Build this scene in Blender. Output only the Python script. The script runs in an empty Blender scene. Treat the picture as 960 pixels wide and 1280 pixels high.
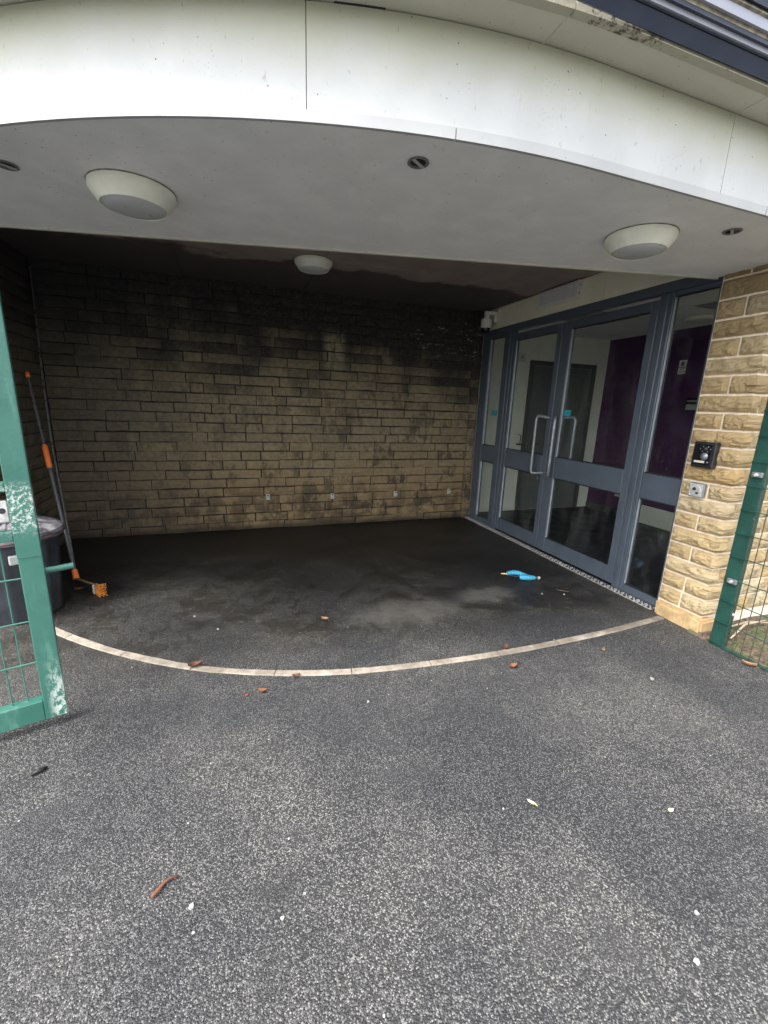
import bpy, bmesh, math, random
from mathutils import Vector, Matrix, noise as mnoise

# ------------------------------------------------------------------ camera, world, sun, exposure
scn = bpy.context.scene
C = scn.collection
cd = bpy.data.cameras.new('camera')
cam = bpy.data.objects.new('camera', cd)
C.objects.link(cam)
cd.sensor_fit = 'HORIZONTAL'
cd.sensor_width = 36.0
cd.lens = 535.74 / 960 * 36
cd.clip_start = 0.02
cd.clip_end = 4000
r_ = (0.94402, -0.32802, 0.03493)
d_ = (-0.04661, -0.23749, -0.97027)
f_ = (0.32657, 0.91433, -0.23948)
cam.matrix_world = Matrix(((r_[0], -d_[0], -f_[0], 0), (r_[1], -d_[1], -f_[1], 0), (r_[2], -d_[2], -f_[2], 1.5), (0, 0, 0, 1)))
scn.camera = cam

SUN_EL, SUN_AZ = math.radians(58), math.radians(248)     # azimuth clockwise from +Y: a veiled sun high on the left
w = bpy.data.worlds.new('World')
scn.world = w
w.use_nodes = True
wn, wl = w.node_tree.nodes, w.node_tree.links
wn.clear()
sky = wn.new('ShaderNodeTexSky')
sky.sky_type = 'NISHITA'
sky.sun_disc = False
sky.sun_elevation = SUN_EL
sky.sun_rotation = SUN_AZ
sky.dust_density = 3.0
sky.air_density = 1.0
hs = wn.new('ShaderNodeHueSaturation')                    # overcast: the blue is nearly gone
hs.inputs['Saturation'].default_value = 0.22
bg = wn.new('ShaderNodeBackground')
bg.inputs['Strength'].default_value = 0.15
wo = wn.new('ShaderNodeOutputWorld')
wl.new(sky.outputs[0], hs.inputs['Color'])
wl.new(hs.outputs[0], bg.inputs['Color'])
wl.new(bg.outputs[0], wo.inputs[0])
sd = bpy.data.lights.new('sun', 'SUN')
sd.energy = 0.9
sd.angle = math.radians(24)
sd.color = (1.0, 0.96, 0.9)
sun = bpy.data.objects.new('sun', sd)
C.objects.link(sun)
sv = Vector((math.sin(SUN_AZ) * math.cos(SUN_EL), math.cos(SUN_AZ) * math.cos(SUN_EL), math.sin(SUN_EL)))
sun.rotation_euler = sv.to_track_quat('Z', 'Y').to_euler()
sun.location = (-4, -4, 8)
scn.view_settings.view_transform = 'Standard'
scn.view_settings.look = 'None'
scn.view_settings.gamma = 1
scn.view_settings.exposure = 2.2
try:
    scn.cycles.max_bounces = 10
    scn.cycles.diffuse_bounces = 6
    scn.cycles.transparent_max_bounces = 16
    scn.cycles.use_denoising = True
except Exception:
    pass

rnd = random.Random(7)
U = rnd.uniform


# ------------------------------------------------------------------ material helpers
class NT:
    def __init__(s, name):
        s.m = bpy.data.materials.new(name)
        s.m.use_nodes = True
        s.n = s.m.node_tree.nodes
        s.l = s.m.node_tree.links
        s.n.clear()
        s.out = s.n.new('ShaderNodeOutputMaterial')
        s.p = s.n.new('ShaderNodeBsdfPrincipled')
        s.l.new(s.p.outputs[0], s.out.inputs[0])
        g = s.n.new('ShaderNodeNewGeometry')
        s.pos = g.outputs['Position']

    def put(s, sock, v):
        if hasattr(v, 'is_output'):
            s.l.new(v, sock)
        elif isinstance(v, (tuple, list)):
            sock.default_value = (v[0], v[1], v[2], 1) if sock.type == 'RGBA' else v
        else:
            sock.default_value = v

    def set(s, **k):
        for a, b in k.items():
            s.put(s.p.inputs[a.replace('_', ' ')], b)
        return s

    def math(s, op, a, b=0.0, clamp=False):
        n = s.n.new('ShaderNodeMath')
        n.operation = op
        n.use_clamp = clamp
        s.put(n.inputs[0], a)
        s.put(n.inputs[1], b)
        return n.outputs[0]

    def mix(s, f, a, b, mode='MIX'):
        n = s.n.new('ShaderNodeMix')
        n.data_type = 'RGBA'
        n.blend_type = mode
        s.put(n.inputs[0], f)
        s.put(n.inputs[6], a)
        s.put(n.inputs[7], b)
        return n.outputs[2]

    def scaled(s, v, sc):
        n = s.n.new('ShaderNodeVectorMath')
        n.operation = 'MULTIPLY'
        s.put(n.inputs[0], v)
        n.inputs[1].default_value = sc
        return n.outputs[0]

    def noise(s, scale, detail=3, rough=0.55, vec=None, stretch=None):
        n = s.n.new('ShaderNodeTexNoise')
        v = vec or s.pos
        if stretch:
            v = s.scaled(v, stretch)
        s.l.new(v, n.inputs['Vector'])
        n.inputs['Scale'].default_value = scale
        n.inputs['Detail'].default_value = detail
        n.inputs['Roughness'].default_value = rough
        return n.outputs[0]

    def vor(s, scale, feature='F1', out='Distance', vec=None, rand=1.0):
        n = s.n.new('ShaderNodeTexVoronoi')
        n.feature = feature
        s.l.new(vec or s.pos, n.inputs['Vector'])
        n.inputs['Scale'].default_value = scale
        n.inputs['Randomness'].default_value = rand
        return n.outputs[out]

    def step(s, v, lo, hi, a=0.0, b=1.0):
        n = s.n.new('ShaderNodeMapRange')
        n.interpolation_type = 'SMOOTHSTEP'
        s.put(n.inputs[0], v)
        for i, x in enumerate((lo, hi, a, b)):
            s.put(n.inputs[i + 1], x)
        return n.outputs[0]

    def ramp(s, v, stops):
        n = s.n.new('ShaderNodeValToRGB')
        e = n.color_ramp.elements
        while len(e) < len(stops):
            e.new(0.5)
        for x, (p, c) in zip(e, stops):
            x.position = p
            x.color = (c[0], c[1], c[2], 1)
        s.put(n.inputs[0], v)
        return n.outputs[0]

    def xyz(s):
        n = s.n.new('ShaderNodeSeparateXYZ')
        s.l.new(s.pos, n.inputs[0])
        return n.outputs

    def rand(s):
        return s.n.new('ShaderNodeObjectInfo').outputs['Random']

    def bump(s, h, strength=0.5, dist=0.01):
        n = s.n.new('ShaderNodeBump')
        n.inputs['Strength'].default_value = strength
        n.inputs['Distance'].default_value = dist
        s.l.new(h, n.inputs['Height'])
        s.l.new(n.outputs[0], s.p.inputs['Normal'])
        return s


def mul(c, k):
    return tuple(x * k for x in c)


def simple(name, col, rough=0.5, metal=0.0, var=0.15, scale=12, bump=0.0, bscale=60, spec=0.5):
    t = NT(name)
    n = t.noise(scale, 4)
    c = t.mix(t.step(n, 0.3, 0.7), mul(col, 1 - var), mul(col, 1 + var))
    t.set(Base_Color=c, Roughness=t.step(t.noise(scale * 2.3, 3), 0.3, 0.7, max(0.02, rough - 0.08), min(1, rough + 0.08)), Metallic=metal)
    t.p.inputs['Specular IOR Level'].default_value = spec
    if bump:
        t.bump(t.noise(bscale, 4), bump, 0.004)
    return t.m


# ---- asphalt
t = NT('asphalt')
x, y, z = t.xyz()
cell = t.vor(235, out='Color')
sep = t.n.new('ShaderNodeSeparateColor')
t.l.new(cell, sep.inputs[0])
dist = t.vor(235)
grain = t.ramp(sep.outputs[0], [(0.0, (.008, .0085, .009)), (0.45, (.024, .025, .026)), (0.72, (.105, .105, .104)), (0.90, (.18, .178, .172)), (1.0, (.26, .256, .248))])
fine = t.noise(420, 2)
col = t.mix(t.step(fine, .35, .7, .0, .35), grain, (.03, .03, .032))
gap = t.step(dist, .35, .75)
col = t.mix(t.math('MULTIPLY', gap, .7), col, (.018, .018, .02))
big = t.noise(1.1, 5, .6)
col = t.mix(t.step(big, .38, .62), t.mix(1.0, col, (.66, .68, .72), 'MULTIPLY'), t.mix(1.0, col, (1.28, 1.26, 1.2), 'MULTIPLY'))
patch = t.step(t.noise(2.3, 6, .72), .52, .66)
col = t.mix(t.math('MULTIPLY', patch, .55), col, (.030, .030, .033))
# floor darker inside the recess, darker and smoother towards its back
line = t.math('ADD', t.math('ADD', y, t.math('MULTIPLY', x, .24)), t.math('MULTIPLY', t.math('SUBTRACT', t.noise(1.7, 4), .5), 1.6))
back_tone = t.step(line, 2.9, 4.7)
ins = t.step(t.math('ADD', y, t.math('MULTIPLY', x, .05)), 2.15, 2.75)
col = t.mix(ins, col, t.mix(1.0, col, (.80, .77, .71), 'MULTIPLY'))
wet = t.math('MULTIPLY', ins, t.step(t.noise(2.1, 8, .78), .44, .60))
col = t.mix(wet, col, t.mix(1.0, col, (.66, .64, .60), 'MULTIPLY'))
col = t.mix(back_tone, col, t.mix(1.0, col, (.52, .52, .52), 'MULTIPLY'))
grit = t.math('MULTIPLY', ins, t.step(t.vor(14), .10, .06))
col = t.mix(t.math('MULTIPLY', grit, t.step(t.noise(2.2, 4), .45, .6, 0, .8)), col, (.22, .21, .18))


def spot(cx, cy, rx, ry):
    a = t.math('POWER', t.math('DIVIDE', t.math('SUBTRACT', x, cx), rx), 2)
    b = t.math('POWER', t.math('DIVIDE', t.math('SUBTRACT', y, cy), ry), 2)
    e = t.math('ADD', t.math('ADD', a, b), t.math('MULTIPLY', t.math('SUBTRACT', t.noise(6.5, 8, .75), .5), 3.4))
    return t.step(e, 1.3, -.2)


dust = t.math('MAXIMUM', spot(1.95, 2.84, .34, .17), t.math('MULTIPLY', spot(1.2, 2.72, .55, .22), .7))
col = t.mix(t.math('MULTIPLY', dust, .52), col, (.19, .18, .16))
oil = t.math('MAXIMUM', spot(.06, 1.07, .11, .06), t.math('MAXIMUM', spot(1.62, 2.92, .16, .2), t.math('MULTIPLY', spot(.04, .87, .06, .08), .7)))
col = t.mix(t.math('MULTIPLY', oil, .6), col, (.018, .018, .02))
speck = t.step(t.vor(9, out='Distance'), .045, .03)
col = t.mix(t.math('MULTIPLY', speck, .8), col, (.4, .4, .37))
t.set(Base_Color=col, Roughness=t.step(t.math('MAXIMUM', wet, back_tone), 0, 1, .64, .40))
t.p.inputs['Specular IOR Level'].default_value = .45
h = t.math('ADD', t.math('MULTIPLY', t.step(dist, .75, .05), .8), t.math('MULTIPLY', fine, .35))
t.bump(h, .65, .0035)
M_asphalt = t.m

# ---- back wall brick (buff reconstituted stone gone black with damp and soot)
def dirty_brick(name, kx):
    t = NT(name)
    x, y, z = t.xyz()
    r = t.rand()
    base = t.ramp(r, [(0, (.225, .178, .108)), (.35, (.275, .222, .132)), (.7, (.25, .203, .125)), (1, (.315, .25, .145))])
    n1 = t.noise(26, 5, .65)
    base = t.mix(t.step(n1, .3, .75), mul((1, 1, 1), 1), base, 'MULTIPLY') if False else t.mix(t.step(n1, .3, .72, .0, .55), base, (.075, .066, .05))
    # black growth under the ceiling, running lower in places
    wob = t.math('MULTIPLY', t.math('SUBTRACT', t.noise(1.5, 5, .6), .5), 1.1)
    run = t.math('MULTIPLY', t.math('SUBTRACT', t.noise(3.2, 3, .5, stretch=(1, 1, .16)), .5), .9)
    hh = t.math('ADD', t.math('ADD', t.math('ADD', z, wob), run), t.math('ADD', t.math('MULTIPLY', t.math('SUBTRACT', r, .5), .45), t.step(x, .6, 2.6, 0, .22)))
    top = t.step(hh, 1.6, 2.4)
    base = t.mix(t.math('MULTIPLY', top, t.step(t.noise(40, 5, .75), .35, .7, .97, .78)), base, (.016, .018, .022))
    # pale runs and lime bloom
    pale = t.math('MULTIPLY', t.step(t.math('ABSOLUTE', t.math('SUBTRACT', x, 1.17)), .17, .06), t.step(t.math('ABSOLUTE', t.math('SUBTRACT', z, 2.08)), .3, .1))
    base = t.mix(t.math('MULTIPLY', pale, t.step(n1, .3, .6, .2, .75)), base, (.36, .32, .2))
    bloom = t.math('MULTIPLY', t.step(t.noise(17, 5, .7, stretch=(.6, 1, 1.7)), .56, .68), t.math('MULTIPLY', t.step(x, 1.9, 2.4), t.step(t.math('ABSOLUTE', t.math('SUBTRACT', z, 2.33)), .32, .1)))
    base = t.mix(t.math('MULTIPLY', bloom, .65), base, (.40, .40, .37))
    # wet rusty staining low down
    low = t.math('MULTIPLY', t.step(t.math('ADD', z, t.math('MULTIPLY', wob, .5)), .75, .2), t.step(t.noise(6, 5, .7), .42, .62))
    warm = t.step(t.math('ADD', z, t.math('MULTIPLY', wob, .4)), 1.25, .35)
    base = t.mix(t.math('MULTIPLY', warm, .55), base, (.27, .18, .085))
    base = t.mix(t.math('MULTIPLY', low, .72), base, (.05, .031, .016))
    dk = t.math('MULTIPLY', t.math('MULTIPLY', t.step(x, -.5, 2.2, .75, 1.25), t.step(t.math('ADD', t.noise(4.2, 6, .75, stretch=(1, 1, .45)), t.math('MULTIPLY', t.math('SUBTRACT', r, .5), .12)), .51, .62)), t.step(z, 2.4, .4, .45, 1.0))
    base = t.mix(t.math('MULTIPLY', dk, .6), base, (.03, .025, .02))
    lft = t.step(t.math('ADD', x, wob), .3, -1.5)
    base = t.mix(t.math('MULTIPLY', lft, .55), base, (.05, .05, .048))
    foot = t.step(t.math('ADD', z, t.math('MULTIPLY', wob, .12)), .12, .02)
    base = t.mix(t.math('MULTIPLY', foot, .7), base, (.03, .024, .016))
    fl = t.step(t.noise(130, 2), .68, .74)
    base = t.mix(t.math('MULTIPLY', fl, .5), base, (.3, .29, .25))
    t.set(Base_Color=base, Roughness=t.step(low, 0, 1, .85, .6))
    t.p.inputs['Specular IOR Level'].default_value = .3
    t.bump(t.math('ADD', t.noise(70, 5, .7), t.math('MULTIPLY', n1, 1.2)), 1.0, .011)
    return t.m


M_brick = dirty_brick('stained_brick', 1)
M_oldmortar = simple('dark_mortar', (.022, .021, .018), .95, var=.5, scale=20, bump=.5)

# ---- honey pitched stone
t = NT('honey_stone')
r = t.rand()
x, y, z = t.xyz()
base = t.ramp(r, [(0, (.63, .47, .25)), (.3, (.71, .535, .28)), (.55, (.76, .62, .40)), (.78, (.66, .44, .185)), (.9, (.70, .53, .27)), (1, (.76, .65, .46))])
n1 = t.noise(9, 6, .68)
n2 = t.noise(45, 5, .7)
base = t.mix(t.step(n1, .40, .72, 0, .5), base, (.46, .33, .16))
base = t.mix(t.step(n2, .45, .75, 0, .5), base, (.74, .60, .40))
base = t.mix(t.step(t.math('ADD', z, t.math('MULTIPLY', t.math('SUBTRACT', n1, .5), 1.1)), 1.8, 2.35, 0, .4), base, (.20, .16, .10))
grn = t.math('MULTIPLY', t.step(x, 3.2, 3.35), t.step(t.noise(13, 5, .7), .45, .65))
base = t.mix(t.math('MULTIPLY', grn, .7), base, (.22, .20, .13))
t.set(Base_Color=base, Roughness=.9)
t.p.inputs['Specular IOR Level'].default_value = .25
t.bump(t.math('ADD', t.noise(60, 7, .8), t.math('MULTIPLY', t.noise(26, 7, .82), 1.6)), 1.0, .016)
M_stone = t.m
M_mortar = simple('pale_mortar', (.82, .71, .57), .95, var=.12, scale=30, bump=.5, bscale=90)
t = NT('plinth_stone')
n1 = t.noise(14, 6, .7)
t.set(Base_Color=t.mix(t.step(n1, .35, .7), (.40, .27, .13), (.60, .43, .23)), Roughness=.9).bump(t.noise(40, 5), .6, .006)
M_plinth = t.m

# ---- painted canopy boards
def painted(name, col, algae, zlo, zhi, specks, rough=.55):
    t = NT(name)
    x, y, z = t.xyz()
    c = t.mix(t.step(t.noise(5, 5), .35, .7), mul(col, .95), mul(col, 1.03))
    if algae:
        a = t.step(t.math('ADD', z, t.math('ADD', t.math('MULTIPLY', t.math('SUBTRACT', t.noise(7, 5, .6, stretch=(1, 1, .35)), .5), .14),
                                           t.math('MULTIPLY', t.math('SUBTRACT', t.noise(1.3, 2), .5), .14))), zlo, zhi)
        c = t.mix(t.math('MULTIPLY', a, algae), c, (.40, .40, .22))
    bub = t.noise(150, 3, .6)
    s1 = t.step(t.vor(24), .085, .05)
    sel = t.step(t.noise(6, 3), .42, .56)
    s2 = t.math('MULTIPLY', t.step(t.vor(80), .2, .1), t.step(t.noise(11, 4), .52, .62))
    s1 = t.math('MAXIMUM', s1, t.math('MULTIPLY', s2, .45))
    c = t.mix(t.math('MULTIPLY', t.math('MULTIPLY', s1, sel), specks), c, (.12, .12, .10))
    st = t.step(t.noise(30, 4, .6, stretch=(1, 1, .12)), .66, .74)
    c = t.mix(t.math('MULTIPLY', st, .22 * specks), c, (.30, .31, .24))
    wsp = t.step(t.noise(55, 4, .75, stretch=(1, 1, .35)), .64, .70)
    c = t.mix(t.math('MULTIPLY', wsp, .55 * specks), c, (.2, .2, .16))
    t.set(Base_Color=c, Roughness=rough)
    t.bump(t.math('ADD', bub, t.math('MULTIPLY', t.noise(9, 3), .6)), .22, .004)
    return t.m


M_fascia = painted('white_fascia_paint', (.51, .515, .505), .6, 2.50, 2.76, .95)
M_trim = painted('white_trim_paint', (.43, .435, .43), 0, 0, 1, .7)
M_soffit = painted('grey_soffit_paint', (.88, .88, .875), 0, 0, 1, .8, .6)
M_eave = painted('cream_eave_paint', (.56, .55, .46), 0, 0, 1, .8)
M_creamboard = painted('cream_board_paint', (.72, .70, .54), 0, 0, 1, .5)
M_seam = simple('dark_joint', (.03, .032, .04), .9)
t = NT('grimy_lip_paint')
x, y, z = t.xyz()
gz = t.math('ADD', t.noise(32, 5, .75), t.step(t.math('ABSOLUTE', t.math('SUBTRACT', x, 1.30)), .22, .10, 0, .10))
c = t.mix(t.step(gz, .58, .68), (.42, .40, .31), (.10, .085, .06))
t.set(Base_Color=c, Roughness=.8).bump(t.noise(60, 5, .7), .6, .006)
M_lip = t.m
M_grime = simple('grimy_sealant', (.20, .18, .13), .95, var=.6, scale=30, bump=.8, bscale=50)

t = NT('brown_ceiling_paint')
x, y, z = t.xyz()
wv = t.math('ADD', y, t.math('ADD', t.math('MULTIPLY', t.math('SUBTRACT', t.noise(1.9, 4, .6), .5), 1.0), t.math('MULTIPLY', x, .02)))
st = t.step(wv, 4.22, 4.36)
c = t.mix(t.step(t.noise(4, 5), .3, .7), (.25, .20, .18), (.32, .26, .235))
c = t.mix(t.math('MULTIPLY', st, .8), c, (.03, .028, .032))
t.set(Base_Color=c, Roughness=.75).bump(t.noise(14, 4), .2, .006)
M_ceiling = t.m

# ---- metals, plastics, paint
M_frame = simple('blue_grey_powder_coat', (.078, .098, .122), .36, var=.08, scale=6, bump=.08, bscale=220)
M_gasket = simple('black_gasket', (.015, .016, .018), .6)
M_beadlight = simple('pale_glazing_bead', (.30, .32, .33), .4)
M_steel = simple('brushed_steel', (.24, .26, .28), .42, metal=.6, var=.1, scale=30)
M_ally = simple('worn_aluminium', (.62, .61, .58), .42, metal=.4, var=.25, scale=25, bump=.3)
M_dirtyally = simple('dirty_aluminium', (.08, .076, .07), .7, metal=.2, var=.4, scale=25, bump=.4)
M_lampbody = simple('lamp_ring_plastic', (.82, .82, .70), .4, var=.05)
M_lampglass = simple('frosted_diffuser', (.56, .58, .58), .35, var=.04)
M_white = simple('aged_white_plastic', (.66, .65, .54), .45, var=.05)
M_greyplastic = simple('pale_grey_plastic', (.42, .44, .42), .35, var=.05)
M_black = simple('black_plastic', (.018, .019, .022), .42, var=.3, scale=9)
M_blackgloss = simple('black_gloss', (.012, .012, .014), .15)
M_bin = simple('black_bin_plastic', (.030, .034, .042), .5, var=.35, scale=5, bump=.15)
M_orange = simple('orange_plastic', (.85, .20, .045), .5, var=.06)
M_bristle = simple('orange_bristle', (.80, .30, .05), .7, var=.25, scale=80)
M_pole = simple('grey_pole', (.14, .142, .15), .3, metal=.3, var=.05, scale=5)
M_blue = simple('bright_blue_plastic', (.05, .33, .50), .4, var=.08)
M_brass = simple('brass', (.62, .40, .16), .35, metal=.8)
M_nozzlewhite = simple('off_white_plastic', (.6, .57, .5), .5)
M_roofmetal = simple('navy_roof_sheet', (.026, .036, .060), .38, metal=.1, var=.1, scale=3)
M_rooflit = simple('lit_sheet_rib', (.40, .42, .50), .4, var=.06, scale=3)  # light caught along the ribs, painted in as a paler sheet colour
M_teal = simple('teal_sticker', (.03, .30, .36), .5)
M_wire = simple('dull_green_wire', (.045, .05, .032), .6, var=.5, scale=40)
M_rubber = simple('dark_downlight', (.17, .17, .175), .5)

t = NT('chipped_green_paint')
x, y, z = t.xyz()
c = t.mix(t.step(t.noise(5, 5), .3, .7), (.036, .138, .106), (.060, .185, .142))
c = t.mix(t.step(t.noise(16, 4, .6, stretch=(1, 1, .2)), .55, .75, 0, .4), c, (.17, .36, .28))
w1 = t.math('MULTIPLY', t.step(t.math('ABSOLUTE', t.math('SUBTRACT', z, 1.04)), .13, .05), t.step(t.noise(75, 5, .8), .50, .56))
uu = t.math('ADD', t.math('MULTIPLY', t.math('ADD', x, .8), .957), t.math('MULTIPLY', t.math('SUBTRACT', y, 2.105), .29))
w1 = t.math('MULTIPLY', w1, t.step(uu, -.2, -.05))
w2 = t.math('MULTIPLY', t.math('MULTIPLY', t.step(z, .40, .12), t.step(uu, -.06, -.015)), t.step(t.noise(48, 6, .8, stretch=(1, 1, .5)), .47, .55))
w3 = t.step(t.noise(55, 4, .8), .70, .74)
wear = t.math('MAXIMUM', t.math('MAXIMUM', w1, w2), t.math('MULTIPLY', w3, .6))
c = t.mix(t.math('MULTIPLY', wear, .85), c, (.62, .68, .62))
rust = t.math('MULTIPLY', t.step(t.noise(22, 6, .8), .62, .68), t.step(z, 1.3, .1, .35, 1))
c = t.mix(t.math('MULTIPLY', rust, .7), c, (.10, .05, .025))
c = t.mix(t.step(t.noise(2.5, 5, .7), .5, .7, 0, .45), c, (.03, .075, .06))
t.set(Base_Color=c, Roughness=t.step(wear, 0, 1, .38, .8))
t.bump(t.math('ADD', t.noise(60, 4), t.math('MULTIPLY', wear, -.7)), .3, .003)
M_gate = t.m
t = NT('dark_green_post_paint')
x, y, z = t.xyz()
c = t.mix(t.step(t.noise(9, 5), .3, .7), (.007, .042, .032), (.013, .062, .047))
wear = t.step(t.noise(34, 5, .8), .64, .70)
c = t.mix(t.math('MULTIPLY', wear, .6), c, (.22, .36, .30))
t.set(Base_Color=c, Roughness=.42).bump(t.noise(60, 4), .25, .003)
M_post = t.m

t = NT('concrete_edging')
c = t.mix(t.step(t.noise(11, 5, .65), .3, .7), (.20, .17, .135), (.36, .315, .26))
c = t.mix(t.step(t.noise(120, 3), .55, .75, 0, .6), c, (.20, .17, .14))
c = t.mix(t.step(t.math('ADD', t.noise(2.9, 5, .65), t.math('MULTIPLY', t.xyz()[0], .05)), .52, .68, 0, .75), c, (.14, .115, .085))
t.set(Base_Color=c, Roughness=.9).bump(t.noise(140, 3), .5, .004)
M_edge = t.m

t = NT('soil')
c = t.mix(t.step(t.noise(30, 5, .7), .35, .65), (.045, .032, .022), (.17, .125, .085))
c = t.mix(t.step(t.noise(5, 4), .45, .6, 0, .7), c, (.07, .10, .035))
t.set(Base_Color=c, Roughness=.95).bump(t.noise(45, 5), .9, .02)
M_soil = t.m
M_blade = simple('grass_blade', (.10, .17, .045), .7, var=.5, scale=15)

# glass: clear sheet with surface reflection
t = NT('window_glass')
tr = t.n.new('ShaderNodeBsdfTransparent')
tr.inputs[0].default_value = (.93, .955, .945, 1)
gl = t.n.new('ShaderNodeBsdfGlossy')
gl.inputs['Roughness'].default_value = .015
fr = t.n.new('ShaderNodeLayerWeight')
schlick = t.math('ADD', .04, t.math('MULTIPLY', t.math('POWER', fr.outputs['Facing'], 5), .9))
fr.inputs[0].default_value = .5
mx = t.n.new('ShaderNodeMixShader')
t.l.new(schlick, mx.inputs[0])
t.l.new(tr.outputs[0], mx.inputs[1])
t.l.new(gl.outputs[0], mx.inputs[2])
df = t.n.new('ShaderNodeBsdfDiffuse')
df.inputs[0].default_value = (.6, .6, .58, 1)
dust_ = t.math('ADD', t.math('MULTIPLY', t.step(t.vor(26), .07, .04), .5), t.math('MULTIPLY', t.step(t.noise(7, 6, .75, stretch=(1, 1, .4)), .45, .75), .035))
m2_ = t.n.new('ShaderNodeMixShader')
t.l.new(dust_, m2_.inputs[0])
t.l.new(mx.outputs[0], m2_.inputs[1])
t.l.new(df.outputs[0], m2_.inputs[2])
t.l.new(m2_.outputs[0], t.out.inputs[0])
t.n.remove(t.p)
M_glass = t.m

M_purple = simple('purple_wall_paint', (.075, .020, .10), .6, var=.06, scale=3)
M_inwhite = simple('interior_white_paint', (.80, .80, .68), .7, var=.04, scale=3)
M_indoor = simple('grey_green_door_paint', (.10, .115, .11), .5, var=.06)
M_inarch = simple('dark_architrave_paint', (.065, .075, .072), .5)
M_infloor = simple('dark_floor_vinyl', (.035, .036, .04), .45, var=.05, scale=2, spec=.3)
M_tile = simple('ceiling_tile', (.82, .82, .80), .85, var=.05, scale=60)
M_panel = simple('unlit_ceiling_panel', (.26, .27, .27), .4)
M_grid = simple('ceiling_grid', (.22, .22, .22), .6)
M_paper = simple('white_paper', (.72, .71, .70), .6)
M_ink = simple('dark_print', (.08, .08, .10), .6)
M_redink = simple('red_print', (.55, .12, .13), .6)
LEAFC = {'brown': (.11, .042, .022), 'orange': (.21, .08, .03), 'rust': (.14, .05, .026), 'yellow': (.62, .58, .26), 'tan': (.28, .16, .08), 'red': (.25, .04, .035)}
M_leaf = {k: simple(k + '_leaf', v, .7, var=.35, scale=90) for k, v in LEAFC.items()}
M_chalk = simple('white_debris', (.32, .32, .30), .7)
M_dropping = simple('black_debris', (.010, .010, .010), .6)
M_twig = simple('dry_stalk', (.42, .34, .24), .9, var=.3, scale=40)


# ------------------------------------------------------------------ mesh helpers
def link(name, me, m=None, parent=None):
    o = bpy.data.objects.new(name, me)
    C.objects.link(o)
    if m and not me.materials:
        me.materials.append(m)
    if parent:
        o.parent = parent
    return o


def tag(o, label=None, cat=None, group=None, kind=None):
    for k, v in (('label', label), ('category', cat), ('group', group), ('kind', kind)):
        if v:
            o[k] = v
    return o


def thing(name, label, cat, group=None, kind=None):
    return tag(link(name, None), label, cat, group, kind)


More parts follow.
